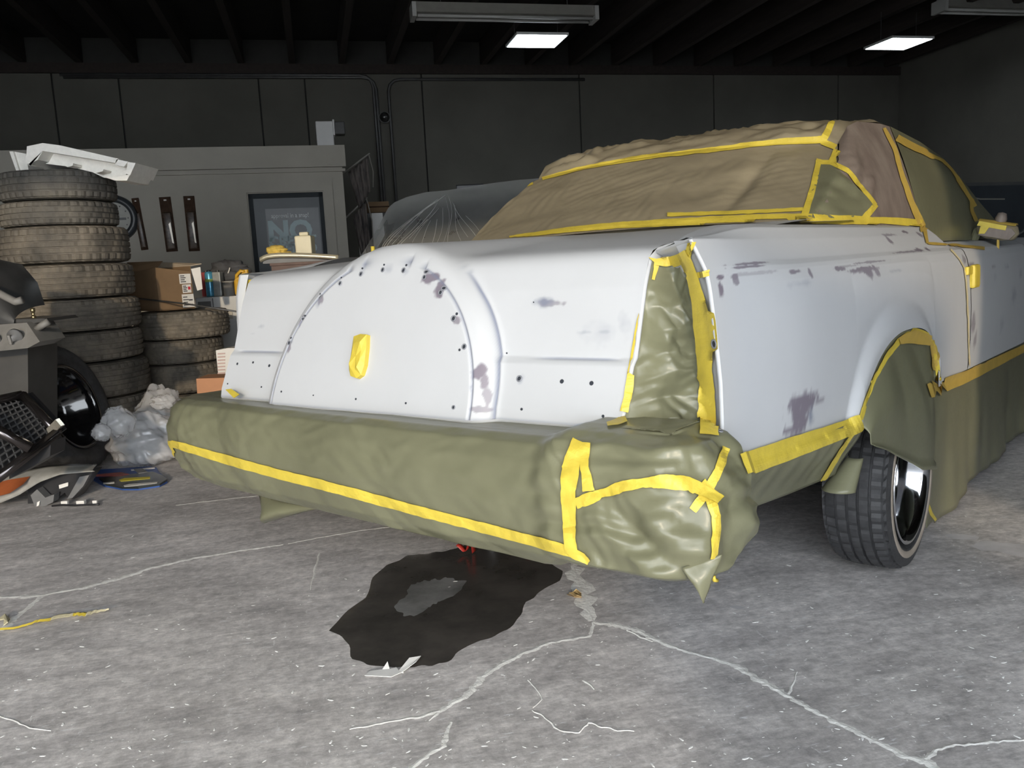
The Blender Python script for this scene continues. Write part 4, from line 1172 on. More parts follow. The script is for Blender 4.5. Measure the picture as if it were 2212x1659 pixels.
# leaning wheel with black rim
ax = Vector((.95, -.02, .26)).normalized(); c_w = wy(122, 890, 4.66)
LWH = thing('leaning_wheel', 'worn tyre with a glossy black rim leaning against the tall tyre stack', 'wheel', tuple(c_w))
LWH.rotation_mode = 'QUATERNION'; LWH.rotation_quaternion = ax.to_track_quat('X', 'Z')
LWH.scale = (1.08, 1.12, 1.12)
v, f = tyre_mesh(.335, .23, .215, (-.6, -.2, .2, .6), 110, .005, .80, .008); mk('tyre', v, f, RUBBER, LWH, True)
b = MB(); b.lathe([(.222, .085), (.228, .10), (.222, .106), (.208, .098), (.202, .075), (.200, .05), (.194, .045), (.192, .02), (.185, .015), (.180, -.04), (.168, -.05), (.165, -.09), (.0, -.095)], 56, 'x'); b.build('rim', BLACKRIM, LWH, True)
b = MB(); b.lathe([(.0, -.07), (.035, -.072), (.04, -.094)], 24, 'x'); b.build('hub', BLACKRIM, LWH, True)
# gas grill at the left edge
GG = thing('gas_grill', 'dusty grey gas grill with control knobs at the left edge', 'grill')
slab([(-160, 762), (60, 752), (62, 990), (-160, 1000)], 3.92, .26).build('cart', mat('grill_cart', (.045, .043, .04), .6, var=.15), GG)
GR2 = mat('dusty_grill_enamel', (.20, .19, .175), .55, var=.18, vscale=6, vdetail=6)
P_ = [wy(-160, 712, 3.86), wy(58, 697, 3.86), wy(86, 738, 3.74), wy(60, 752, 3.74), wy(-160, 775, 3.74)]
b = MB(); b.prism([tuple(p) for p in P_], (0, .22, .0)); b.build('control_panel', GR2, GG)
for (kx, ky) in ((34, 726), (-12, 735)):
    k = bpy.data.objects.new('knob', None); COL.objects.link(k); k.parent = GG; k.location = wy(kx, ky, 3.79); k.rotation_euler = (PI/2+.25, 0, 0)
    b = MB(); b.lathe([(0, .045), (.014, .045), (.018, .02), (.034, .014), (.036, 0), (0, 0)], 20); b.build('dial', PLASTGREY, k, True)
    b = MB(); b.box((-.006, -.022, .04), (.006, .022, .055), .003); b.build('grip_bar', GR2, k)
b = slab([(20, 690), (96, 688), (104, 694), (60, 700), (22, 702)], 3.9, .28); b.build('side_shelf', mat('dark_grill_metal', (.06, .058, .055), .4, .3, var=.2), GG)
b = MB(); b.tube([wy(78, 712, 3.86), wy(92, 702, 3.84), wy(105, 694, 3.84)], .016, 10); b.build('shelf_handle', GR2, GG, True)
b = MB(); b.tube([wy(-40, 612, 3.8), wy(10, 640, 3.74), wy(34, 652, 3.72), wy(48, 648, 3.72)], .017, 10); b.build('lid_handle', GR2, GG, True)
G = []
for a in np.linspace(0, 1, 12):
    t = a*PI/2; G.append([tuple(wy(x_, 700, 3.88)+vb(0, .28*(1-math.cos(t)), .30*math.sin(t)*sc)) for x_, sc in ((-160, 1.0), (-60, 1.0), (-10, .92), (20, .62), (30, .25))])
b = MB(); b.grid(G, True); b.build('lid', mat('grill_lid', (.05, .05, .05), .35, .3, var=.2), GG, True)
b = MB(); b.lathe([(0, 0), (.012, 0), (.012, .012), (.008, .014), (.008, .03), (.011, .032), (.011, .05), (0, .052)], 10); b.build('valve_fitting', mat('brass', (.45, .36, .20), .3, .9, var=.1), GG, True, loc=tuple(wy(73, 688, 3.98)))
# black car grille leaning at the front left
KB = thing('car_grille', 'black chrome framed car grille with diamond mesh leaning at the left edge', 'car part')
A_, B_, C_, D_ = wy(-80, 880, 3.45), wy(48, 853, 3.62), wy(124, 934, 3.50), wy(-40, 1060, 3.22)
M1, M2 = wy(-60, 900, 3.32), wy(66, 968, 3.36)
MESHB = mat('mesh_black', (.05, .05, .052), .5, var=.1)
DKC = mat('dark_chrome', (.10, .09, .09), .16, .9, var=.1)
nG = Vector((B_-A_)).cross(Vector(D_-A_)).normalized()
for nm_, (p, q, r_) in {'top_bar': (A_, B_, .020), 'end_bar': (B_, C_, .020), 'bottom_bar': (C_, D_, .022), 'middle_bar': (M1, M2, .024)}.items():
    b = MB(); b.tube([p, lerp(p, q, .5), q], r_, 8); b.build(nm_, DKC, KB, True)
for s in np.linspace(.06, .94, 11):
    b = MB(); b.tube([lerp(A_, D_, s)+vb(0, .03, 0), lerp(lerp(A_, B_, .75), C_, s)+vb(0, .03, 0)], .004, 5, False); b.build('mesh_bar', MESHB, KB)
    b = MB(); b.tube([lerp(A_, B_, s)+vb(0, .034, 0), lerp(D_, C_, min(1, s*1.0))+vb(0, .034, 0)], .004, 5, False); b.build('mesh_bar', MESHB, KB)
b = MB(); b.prism([tuple(C_+vb(-.03, -.01, -.02)), tuple(C_+vb(.03, -.02, .03)), tuple(C_+vb(.01, -.02, .06)), tuple(C_+vb(-.04, -.01, .02))], (0, .03, 0)); b.build('corner_cap', mat('pale_chrome', (.5, .46, .38), .2, .8, var=.05), KB)
b = MB(); b.prism([tuple(A_+vb(0, .06, 0)), tuple(B_+vb(0, .06, 0)), tuple(C_+vb(0, .06, 0)), tuple(D_+vb(0, .06, 0))], (0, .02, 0)); b.build('backing', PLASTBLK, KB)
b = slab([(70, 985), (110, 955), (108, 985), (70, 1008), (20, 1035), (20, 1010)], 3.46, .12); b.build('mount_bracket', PLASTBLK, KB)
# headlamp on the floor
HL = thing('headlamp', 'broken car headlamp with amber corner lens lying on the floor', 'car part')
LENS = mat('scuffed_lens', (.42, .41, .38), .2, .25, var=.18, vscale=10, spec=.7)
top = [(-30, 1037), (0, 1030), (44, 1016), (105, 1005), (160, 1002), (209, 1002)]
bot = [(-30, 1093), (0, 1087), (40, 1070), (84, 1042), (130, 1025), (205, 1018)]
G = []
for p, q in zip(pl(top, 24), pl(bot, 24)):
    row = []
    for t in np.linspace(0, 1, 8):
        e = lerp(p, q, t); w3 = wy(e[0], e[1], 3.92+.10*(1-t)); w3 = w3+vb(0, -.03*math.sin(PI*t), .0); w3[2] = max(w3[2], .004); row.append(tuple(w3))
    G.append(row)
b = MB(); b.grid(G, True); o = b.build('lens', LENS, HL, True); o.modifiers.new('thick', 'SOLIDIFY').thickness = .006
G = []
for p, q in zip(pl([(-20, 1046), (20, 1036), (65, 1029)], 12), pl([(-20, 1076), (20, 1066), (50, 1046)], 12)):
    G.append([tuple(wy(*lerp(p, q, t), 3.885+.06*(1-t))) for t in np.linspace(0, 1, 5)])
b = MB(); b.grid(G, True); b.build('amber_lens', mat('amber_plastic', (.30, .085, .03), .25, var=.15), HL, True)
b = slab([(60, 1050), (130, 1026), (200, 1019), (192, 1030), (160, 1078), (148, 1078), (140, 1064), (110, 1085), (60, 1090)], 4.02, .10); b.build('housing', PLASTBLK, HL)
b = slab([(66, 1070), (80, 1057), (98, 1075), (117, 1068), (115, 1085), (90, 1096), (76, 1096)], 3.96, .05); b.build('bracket', PLASTGREY, HL)
b = slab([(145, 1078), (172, 1030), (193, 1026), (180, 1050), (156, 1076)], 4.0, .03); b.build('support_arm', PLASTGREY, HL)
b = slab([(127, 1048), (147, 1042), (147, 1050), (128, 1056)], 4.01, .006); b.build('sticker', WHITEP, HL)
b = slab([(80, 1085), (86, 1082), (84, 1092), (79, 1094)], 3.95, .006); b.build('part_label', WHITEP, HL)
# little loom of wires on the floor
WR = thing('wire_lead', 'short dark wire with white connectors on the floor beside the headlamp', 'wire')
P0 = [wz(x_, y_, .008) for x_, y_ in ((112, 1093), (135, 1091), (160, 1092), (180, 1091), (205, 1090), (214, 1090))]
b = MB(); b.tube(P0, .005, 6); b.build('wire', PLASTBLK, WR, True)
for (x_, y_, s_) in ((141, 1091, .016), (176, 1090, .02), (206, 1090, .011)):
    q = wz(x_, y_, .0); b = MB(); b.box((q[0]-s_, q[1]-s_*.6, .002), (q[0]+s_, q[1]+s_*.6, .022), .003); b.build('connector', WHITEP, WR)
# wiper blade pack on the floor
WP = thing('wiper_pack', 'blue and black wiper blade pack lying on the floor in front of the plastic bag', 'packaging')
def flat(pix, z0, z1): return MB().prism([tuple(wz(a, c, 0)+vb(0, 0, z0)) for a, c in pix], (0, 0, z1-z0))
flat([(198, 1024), (212, 1018), (325, 1011), (338, 1013), (345, 1024), (360, 1036), (362, 1044), (345, 1053), (300, 1060), (265, 1060), (225, 1052), (203, 1040)], .002, .010).build('card', mat('blue_card', (.03, .085, .30), .4, var=.12), WP)
flat([(215, 1040), (260, 1034), (330, 1026), (352, 1034), (362, 1042), (346, 1053), (300, 1060), (266, 1060), (230, 1053)], .0105, .020).build('dark_panel', mat('pack_black', (.018, .022, .02), .25, var=.2), WP)
flat([(207, 1033), (262, 1028), (280, 1032), (262, 1036), (208, 1037)], .0205, .022).build('red_stripe', mat('pack_red', (.45, .10, .08), .5, var=.1), WP)
flat([(258, 1045), (270, 1041), (325, 1038), (325, 1042), (262, 1048)], .0205, .022).build('yellow_lettering', mat('pack_yellow', (.62, .52, .03), .5, var=.1), WP)
flat([(268, 1057), (280, 1054), (342, 1049), (340, 1052), (270, 1060)], .0205, .022).build('white_lettering', WHITEP, WP)
flat([(283, 1018), (334, 1013), (335, 1016), (284, 1021)], .0105, .012).build('white_stripe', WHITEP, WP)
flat([(290, 1022), (308, 1020), (320, 1028), (300, 1031)], .0205, .024).build('hang_tab', PLASTGREY, WP)
flat([(224, 1051), (248, 1049), (248, 1052), (224, 1054)], .0205, .022).build('white_mark', WHITEP, WP)


# clear plastic bags
def blob(c, r, n=26, m_=20, amp=.2, seed=0., flatz=True):
    b_ = MB(); G = []
    for i in range(n+1):
        row = []
        a = 2*PI*i/n
        for j in range(m_+1):
            t = PI*j/m_; d = Vector((math.cos(a)*math.sin(t), math.sin(a)*math.sin(t), math.cos(t)))
            k = 1+amp*folds((d.x, d.y, d.z), .75, 1.8, seed)+amp*.7*folds((d.x, d.y, d.z), .30, 1.4, seed+2)+amp*.35*folds((d.x, d.y, d.z), .13, 1.2, seed+4)
            p = vb(c[0]+r[0]*d.x*k, c[1]+r[1]*d.y*k, c[2]+r[2]*d.z*k)
            if flatz: p[2] = max(p[2], .006)
            row.append(tuple(p))
        G.append(row)
    return b_.grid(G)


BG1 = thing('plastic_bag', 'shiny clear plastic bag of scraps on the floor in front of the tyre stacks', 'bag')
c0 = wz(304, 1010, 0); blob(c0+vb(.015, .06, .150), (.205, .15, .175), 90, 64, .13, 2.).build('body', BAGM, BG1, True)
c1 = wy(256, 912, 4.50); blob(c1, (.085, .08, .085), 50, 36, .17, 5., False).build('knot', BAGM, BG1, True)
c1 = wy(220, 934, 4.36); blob(c1, (.05, .05, .05), 40, 28, .2, 8., False).build('tied_end', BAGM, BG1, True)
b = blob(c0+vb(.02, .11, .10), (.14, .11, .09), 20, 14, .5, 9.); b.build('contents', mat('white_scrap', (.40, .40, .41), .7, var=.2, vscale=20), BG1, True)
PS = thing('plastic_sheet', 'crumpled clear plastic sheeting heaped behind the plastic bag', 'plastic sheet')
cS = wz(350, 974, 0)
blob(cS+vb(0, .05, .17), (.17, .15, .24), 80, 56, .16, 6.).build('film', BAGM, PS, True)
blob(wy(352, 868, 5.02), (.07, .07, .05), 40, 28, .2, 3., False).build('rolled_edge', BAGM, PS, True)
# cardboard box on the short stack
CX = thing('cardboard_box', 'open brown cardboard box with white labels on the short tyre stack', 'box')
Cc_, Rr, Ll = wy(345, 668, 5.92), wy(421, 668, 6.10), wy(276, 668, 6.24)
z0, z1 = .856, 1.165
for q in (Cc_, Rr, Ll): q[2] = z0
Bk = Rr+Ll-Cc_


def wall(p, q, z0, z1, th, nrm, top=None):
    b_ = MB(); b_.prism([tuple(p), tuple(q), tuple(q+vb(0, 0, z1-z0+(top[1] if top else 0))), tuple(lerp(p, q, .5)+vb(0, 0, z1-z0-.02 if top else z1-z0)), tuple(p+vb(0, 0, z1-z0+(top[0] if top else 0)))], tuple(np.array(nrm)*th)); return b_


nR = np.cross(Rr-Cc_, vb(0, 0, 1)); nR /= np.linalg.norm(nR); nL = np.cross(vb(0, 0, 1), Ll-Cc_); nL /= np.linalg.norm(nL)
wall(Cc_, Rr, z0, z1, -.006, nR, (0, -.04)).build('front_wall', CARTON, CX); wall(Cc_, Ll, z0, z1, -.006, nL, (0, -.02)).build('side_wall', CARTON, CX)
wall(Rr, Bk, z0, z1, .006, nL).build('side_wall', CARTON, CX); wall(Ll, Bk, z0, z1, .006, nR).build('back_wall', CARTON, CX)
b = MB(); b.prism([tuple(q+vb(0, 0, .002)) for q in (Cc_, Rr, Bk, Ll)], (0, 0, .006)); b.build('bottom', CARTON, CX)
zt = vb(0, 0, z1-z0)
b = MB(); b.prism([tuple(Rr+zt), tuple(Bk+zt), tuple(Bk+zt+nR*.0+vb(.05, -.03, .04)), tuple(Rr+zt+vb(.09, -.02, .01))], (0, 0, .005)); b.build('flap', mat('pale_cardboard_inner', (.42, .34, .25), .75, var=.06), CX)
b = MB(); b.prism([tuple(Ll+zt), tuple(Bk+zt), tuple(Bk+zt+vb(.02, .06, .05)), tuple(Ll+zt+vb(0, .08, .05))], (0, 0, .005)); b.build('flap', CARTON, CX)
b = MB(); b.prism([tuple(Rr+zt+nR*.004+vb(.0, 0, -.02)), tuple(Rr+zt+vb(.075, -.01, -.01)), tuple(Rr+zt+vb(.075, -.01, -.17)), tuple(Rr+zt+nR*.004+vb(.03, 0, -.18))], (0, .004, 0)); b.build('loose_sheet', WHITEP, CX)
INK = mat('label_ink', (.06, .06, .06), .6, var=.1); REDI = mat('red_dot', (.55, .03, .05), .5, var=.05)


def onface(a0, a1, h0, h1, off, m, nm_, par):
    q = [lerp(Cc_, Rr, a)+vb(0, 0, h)+nR*off for a, h in ((a0, h0), (a1, h0), (a1, h1), (a0, h1))]
    b_ = MB(); b_.prism([tuple(p) for p in q], tuple(nR*.0012)); return b_.build(nm_, m, par)


for (a0, a1, h0, h1) in ((.64, .97, .185, .255), (.70, .95, .118, .178), (.66, 1.0, .012, .108)):
    L_ = onface(a0, a1, h0, h1, .001, WHITEP, 'label', CX)
    for k in range(4):
        hh = lerp(h0, h1, .15+.2*k); onface(lerp(a0, a1, .08), lerp(a0, a1, .55-.1*(k % 2)), hh, hh+.007, .0024, INK, 'print_line', L_)
    if h0 < .1: onface(.85, .96, .03, .036, .0024, INK, 'print_line', L_); onface(.85, .96, .06, .07, .0024, INK, 'print_line', L_)
    if .1 < h0 < .15: onface(.86, .93, .14, .162, .0024, REDI, 'red_dot', L_)
# white cabinet behind and the things on it
WC = thing('white_cabinet', 'white metal cabinet behind the short tyre stack', 'cabinet')
p0 = wy(421, 642, 6.75); p1 = wy(575, 640, 6.75); zc = wy(470, 641, 6.75)[2]
b = MB(); b.box((p0[0], 6.75, 0), (p1[0], 7.3, zc), .008); b.build('body', WHITEPAINT, WC)
q0 = wy(428, 652, 6.75); q1 = wy(458, 672, 6.75); b = MB(); b.box((q0[0], 6.738, q1[2]), (q1[0], 6.749, q0[2]), .003); b.build('dark_plate', PLASTGREY, WC)
q0 = wy(492, 672, 6.75); q1 = wy(504, 688, 6.75); b = MB(); b.box((q0[0], 6.738, q1[2]), (q1[0], 6.749, q0[2]), .003); b.build('latch_plate', mat('beige_plate', (.42, .39, .33), .5, var=.1), WC)
q0 = wy(459, 648, 6.75); b = MB(); b.box((q0[0], 6.742, .1), (q0[0]+.006, 6.7495, zc-.01)); b.build('door_seam', PLASTGREY, WC)


def stand(name, lab, cat, px0, px1, pyt, Y, parts, group=None):
    a = wy(px0, pyt, Y); c = wy(px1, pyt, Y); h = a[2]-zc; o = thing(name, lab, cat, ((a[0]+c[0])/2, Y, zc+.001), group=group)
    return o, abs(c[0]-a[0]), h


o, w, h = stand('spray_can', 'light blue aerosol can standing on the white cabinet', 'can', 441, 460, 584, 6.90, None)
b = MB(); b.lathe([(0, 0), (w*.48, 0), (w*.5, .01), (w*.5, h*.86), (w*.42, h*.92), (w*.3, h*.94), (0, h*.94)], 20); b.build('body', mat('can_blue', (.10, .36, .55), .25, .3, var=.15, vscale=20), o, True)
b = MB(); b.lathe([(0, h*.93), (w*.22, h*.93), (w*.22, h), (0, h)], 14); b.build('cap', PLASTBLK, o, True)
b = MB(); b.lathe([(w*.505, h*.55), (w*.505, h*.66)], 20); b.build('label_band', mat('can_green', (.35, .5, .12), .4, var=.1), o, True)
o, w, h = stand('red_tin', 'small red tin behind the blue aerosol can', 'can', 436, 452, 586, 7.02, None)
b = MB(); b.box((-w/2, -.05, 0), (w/2, .05, h*.95), .006); b.build('body', mat('tin_red', (.38, .06, .06), .35, var=.12), o); b = MB(); b.lathe([(0, h*.95), (.015, h*.95), (.015, h), (0, h)], 12); b.build('cap', PLASTBLK, o)
o, w, h = stand('grey_tin', 'grey rectangular tin beside the blue aerosol can', 'can', 461, 478, 586, 6.90, None)
b = MB(); b.box((-w/2, -.045, 0), (w/2, .045, h*.96), .006); b.build('body', mat('tin_grey', (.30, .31, .30), .4, .2, var=.15, vscale=15), o); b = MB(); b.lathe([(0, h*.96), (.014, h*.96), (.014, h*1.02), (0, h*1.02)], 12); b.build('cap', PLASTBLK, o)
o, w, h = stand('plastic_tub', 'grey plastic tub heaped with dark gloves on the white cabinet', 'tub', 480, 505, 608, 6.90, None)
b = MB(); b.lathe([(0, 0), (w*.42, 0), (w*.5, h), (w*.53, h), (w*.53, h*.93), (w*.47, h*.9)], 20); b.build('body', mat('tub_grey', (.34, .33, .31), .4, var=.1, vscale=12), o, True)
zt_ = zc+h
GV = thing('work_gloves', 'heap of dark grey work gloves on the plastic tub', 'gloves', (wy(488, 600, 6.92)[0], 7.06, zt_+.0))
for i, (dx, dy, dz_, r) in enumerate(((-.06, 0, .10, (.10, .07, .085)), (.04, .0, .11, (.085, .06, .06)), (.10, .02, .075, (.06, .05, .05)), (0, -.02, .04, (.09, .07, .06)))):
    blob((dx, dy, dz_), r, 24, 16, .25, 3.+i, False).build('glove', mat('glove_grey', (.07, .07, .075), .8, var=.15), GV, True)
b = MB(); b.tube([(-.02, -.075, .03), (.0, -.085, .06), (.015, -.085, .09), (.02, -.08, .11)], .005, 6); b.build('white_tie', WHITEP, GV)
o, w, h = stand('yellow_jug', 'yellow plastic jug with handle at the end of the white cabinet', 'jug', 506, 545, 584, 6.90, None)
YJ = mat('jug_yellow', (.62, .36, .03), .4, var=.08)
b = MB(); b.box((-w/2, -.05, 0), (w/2, .05, h*.62), .018); b.prism([(-w*.48, -.035, h*.60), (w*.5, -.035, h*.60), (w*.30, -.035, h*.88), (-w*.0, -.035, h*.88), (-w*.25, -.035, h*.72)], (0, .07, 0)); b.build('body', YJ, o)
b = MB(); b.tube([(-w*.44, 0, h*.58), (-w*.40, 0, h*.80), (-w*.15, 0, h*.96), (w*.12, 0, h*.90)], .014, 8); b.build('handle', YJ, o, True)
b = MB(); b.lathe([(0, h*.87), (.02, h*.87), (.02, h), (0, h)], 12); oo = b.build('cap', YJ, o); oo.location = (w*.15, 0, 0)
# papers by the bumper
p0, p1 = wy(466, 752, 5.4), wy(515, 815, 5.4)
o = thing('paper_carton', 'white printed carton leaning behind the left end of the bumper', 'box')
b = slab([(466, 757), (492, 752), (520, 752), (516, 815), (472, 815)], 5.42, .12); b.build('carton', WHITEP, o)
for k in range(7):
    slab([(470, 763+7*k), (486, 762+7*k), (486, 765+7*k), (470, 766+7*k)], 5.415, .003).build('print_line', mat('red_print', (.55, .40, .36), .6, var=.05), o)
b = slab([(472, 815), (516, 815), (516, 1010), (472, 1010)], 5.44, .1); 
pb = wy(500, 815, 5.44); b = MB(); b.box((wy(472, 815, 5.44)[0], 5.40, 0), (wy(545, 815, 5.44)[0], 5.60, pb[2]-.002), .01)
oo = thing('wooden_crate', 'low wooden crate under the white printed carton', 'crate'); b.build('body', CARTON, oo)
b = slab([(424, 818), (485, 816), (485, 846), (426, 850)], 5.0, .2)
o = thing('orange_box', 'flat orange cardboard box beside the left end of the bumper', 'box'); b.build('body', mat('orange_card', (.46, .22, .11), .7, var=.06), o)
zb_ = wy(430, 850, 5.0)[2]; a0 = wy(424, 850, 5.0)[0]; a1 = wy(485, 850, 5.0)[0]
o2 = thing('dark_crate', 'dark crate on the floor under the orange box', 'crate'); b = MB(); b.box((a0, 5.02, 0), (a1, 5.22, zb_-.012), .01); b.build('body', PLASTBLK, o2)
# rod across the tyre gap
b = MB(); b.tube([wy(300, 645, 6.0), wy(400, 656, 5.8), wy(512, 673, 5.6)], .006, 6)
tag(b.build('metal_rod', STEELG, None, True), 'thin dark metal rod sticking out past the cardboard box', 'rod')
# bench with chrome strip, mitt and jug
BN = thing('work_bench', 'brown steel work bench behind the trunk lid', 'bench')
q0, q1 = wy(582, 568, 6.0), wy(716, 572, 6.0); zb0 = wy(600, 590, 6.0)[2]; ztp = wy(640, 566, 6.0)[2]
b = MB(); b.box((q0[0], 6.0, ztp-.02), (q1[0], 6.6, ztp), .004); b.build('top', RUST, BN)
b = MB(); b.box((q0[0]+.01, 6.005, zb0), (q1[0]-.01, 6.03, ztp-.021)); b.build('apron', RUST, BN)
for x_ in (q0[0]+.08, q1[0]-.06):
    for y_ in (6.05, 6.52):
        b = MB(); b.box((x_-.02, y_-.02, 0), (x_+.02, y_+.02, zb0 if y_ < 6.1 else ztp-.021)); b.build('leg', RUST, BN)
GOLD = mat('polished_trim', (.85, .78, .58), .25, .6, var=.05)
o = thing('chrome_trim', 'long polished curved trim strip lying on the work bench', 'car part')
Pc = [wy(x_, y_, 6.12) for x_, y_ in ((563, 566), (575, 559), (600, 556), (640, 556), (690, 558), (732, 561))]
G = [[tuple(p+vb(0, 0, 0)), tuple(p+vb(0, -.02, .012)), tuple(p+vb(0, -.01, .028)), tuple(p+vb(0, .03, .03))] for p in pl(Pc, 20)]
b = MB(); b.grid(G, True); oo = b.build('strip', GOLD, o, True); oo.modifiers.new('thick', 'SOLIDIFY').thickness = .006
b = MB(); b.box((Pc[3][0]-.25, 6.13, ztp+.001), (Pc[3][0]+.25, 6.20, Pc[3][2]-.002)); b.build('foam_rest', PLASTGREY, o)
o = thing('wash_mitt', 'yellow noodle wash mitt on the polished trim strip', 'mitt')
c1 = wy(597, 542, 6.2); YM_ = mat('mitt_yellow', (.66, .47, .10), .8, var=.15, vscale=40)
blob(c1, (.075, .06, .042), 40, 30, .16, 4., False).build('cuff', YM_, o, True); blob(wy(617, 550, 6.2), (.05, .05, .028), 30, 20, .25, 7., False).build('thumb', YM_, o, True)
o = thing('cream_jug', 'cream plastic canister standing on the work bench', 'jug')
a, c = wy(638, 510, 6.3), wy(677, 553, 6.3)
CRM = mat('cream_plastic', (.68, .62, .44), .45, var=.04)
b = MB(); b.box((a[0], 6.26, ztp+.001), (c[0], 6.40, a[2]), .012); b.build('body', CRM, o)
b = MB(); b.box((lerp(a[0], c[0], .22), 6.30, a[2]), (lerp(a[0], c[0], .78), 6.35, a[2]+.028), .01); b.build('handle', CRM, o)
# ---- car under clear sheeting behind
SHC = thing('sheeted_car', 'dark car standing in the background under a clear plastic sheet', 'car')
prof_px = [(784, 545), (790, 535), (815, 495), (838, 450), (850, 438), (880, 425), (920, 415), (966, 411), (1010, 404), (1060, 396), (1115, 389), (1180, 384), (1260, 382)]
DC = mat('dark_car_paint', (.03, .032, .036), .3, var=.1)
G = []; G2 = []
for (x_, y_) in pl(prof_px, 60):
    P0_ = wy(x_, y_, 7.4); row = []; row2 = []
    for t in np.linspace(0, 1, 34):
        zf = P0_[2]*(1-t)+.03*t
        yo = 7.4-.75*float(sstep(0, .45, t))-.35*t
        apex = wy(966, 412, 7.4)
        fan = .03*abs(math.sin(math.atan2(P0_[0]-apex[0], .25+t)*17+1.5*noise.noise(Vector((P0_[0]*3, t*3, 5)))))*math.sin(PI*min(1, t*1.2))*(1 if t > .02 else 0)
        row.append((P0_[0]+.0*t, yo-fan-.02*noise.noise(Vector((P0_[0]*6, t*4, 1))), zf)); row2.append((P0_[0], yo+.20, max(.15, zf-.10)))
    G.append(row); G2.append(row2)
b = MB(); b.grid(G); b.build('plastic_sheet', SHEETM, SHC, True)
b = MB(); b.grid(G2); b.build('body', DC, SHC, True)
GA = np.array(G)
def gs(i, j):
    i = min(max(i, 0), 58.99); j = min(max(j, 0), 32.99); a, c = int(i), int(j); fi, fj = i-a, j-c
    return (GA[a, c]*(1-fi)*(1-fj)+GA[a+1, c]*fi*(1-fj)+GA[a, c+1]*(1-fi)*fj+GA[a+1, c+1]*fi*fj)
CRS = mat('film_fold_glint', (.70, .70, .68), .2, var=.1)  # pale colour paints the bright glints along the sheet's fold ridges
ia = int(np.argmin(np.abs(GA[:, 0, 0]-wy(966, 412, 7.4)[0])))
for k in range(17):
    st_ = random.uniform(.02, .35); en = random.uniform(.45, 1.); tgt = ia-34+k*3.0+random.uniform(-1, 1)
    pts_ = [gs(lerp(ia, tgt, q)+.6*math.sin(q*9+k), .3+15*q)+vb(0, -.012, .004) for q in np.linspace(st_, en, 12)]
    b = MB(); b.tube(pts_, .0022+.002*random.random(), 5, True, .001); b.build('fold_glint', CRS, SHC, True)
b = MB(); b.grid([[(p[0], p[1]+1.5*k, p[2]) for k in (0, .5, 1)] for p in [r[0] for r in G2]]); b.build('roof', DC, SHC, True)
q0, q1 = wy(985, 408, 7.5), wy(1045, 396, 7.5); b = MB(); b.box((q0[0], 7.5, q0[2]-.02), (q1[0], 7.9, q0[2]+.035), .01)
tag(b.build('dark_case', PLASTBLK, None), 'small dark case lying on the roof of the sheeted car', 'case')
# ---- dark van at the far right
VN = thing('dark_van', 'dark unlit van parked behind the car at the right edge', 'car')
VD = 6.6
def vq(pix, Y, d): return slab(pix, Y, d)
DG2 = mat('van_glass', (.028, .033, .038), .3, var=.1, spec=.3); VP = mat('van_paint', (.05, .052, .052), .5, var=.12)
vq([(2070, 395), (2420, 388), (2420, 760), (2130, 760), (2085, 560)], VD, 2.2).build('body', VP, VN)
vq([(2085, 402), (2380, 396), (2380, 520), (2200, 520), (2120, 500)], VD-.015, .01).build('windscreen', DG2, VN)
b = MB(); b.tube([wy(2102, 427, VD-.03), wy(2118, 430, VD-.03), wy(2170, 430, VD-.03)], .006, 5); b.build('wiper', mat('wiper_grey', (.16, .16, .14), .5, var=.1), VN)
b = MB(); b.tube([wy(2160, 530, VD-.06), wy(2212, 498, VD-.06), wy(2300, 450, VD-.06)], .012, 6); b.build('trim_bar', mat('wiper_grey2', (.14, .15, .15), .4, .4, var=.1), VN)
# ================================================================== THINGS ON THE FLOOR
CRK = mat('pale_crack_filler', (.90, .88, .84), .85, var=.12, vscale=30, bump=.3, bscale=80)


def floor_local(p): return np.array([p @ bx, p @ by, p[2]])


def crack(pts, w, rag=.5):
    P = pl([wz(a, c, 0) for a, c in pts], max(6, int(sum(math.hypot(pts[i+1][0]-pts[i][0], pts[i+1][1]-pts[i][1]) for i in range(len(pts)-1))/7)))
    n = len(P); Wd = 1.35*np.interp(np.linspace(0, 1, n), np.linspace(0, 1, len(w)), w); G = []; sd = random.random()*50
    T_ = np.gradient(P, axis=0); T_ /= np.linalg.norm(T_, axis=1)[:, None]+1e-9
    for i in range(n):
        nn = np.array([-T_[i, 1], T_[i, 0], 0]); wob = .006*noise.noise(Vector((i*.45, sd, 0))); w0 = Wd[i]*(1+rag*random.uniform(-.8, .8)); w1 = Wd[i]*(1+rag*random.uniform(-.8, .8))
        c = P[i]+nn*wob
        G.append([tuple(floor_local(c+nn*w0*.5+vb(0, 0, .0006))), tuple(floor_local(c+vb(0, 0, .0018))), tuple(floor_local(c-nn*w1*.5+vb(0, 0, .0006)))])
    b_ = MB(); b_.grid(G, True); return b_.build('crack_filler', CRK, FLOOR)


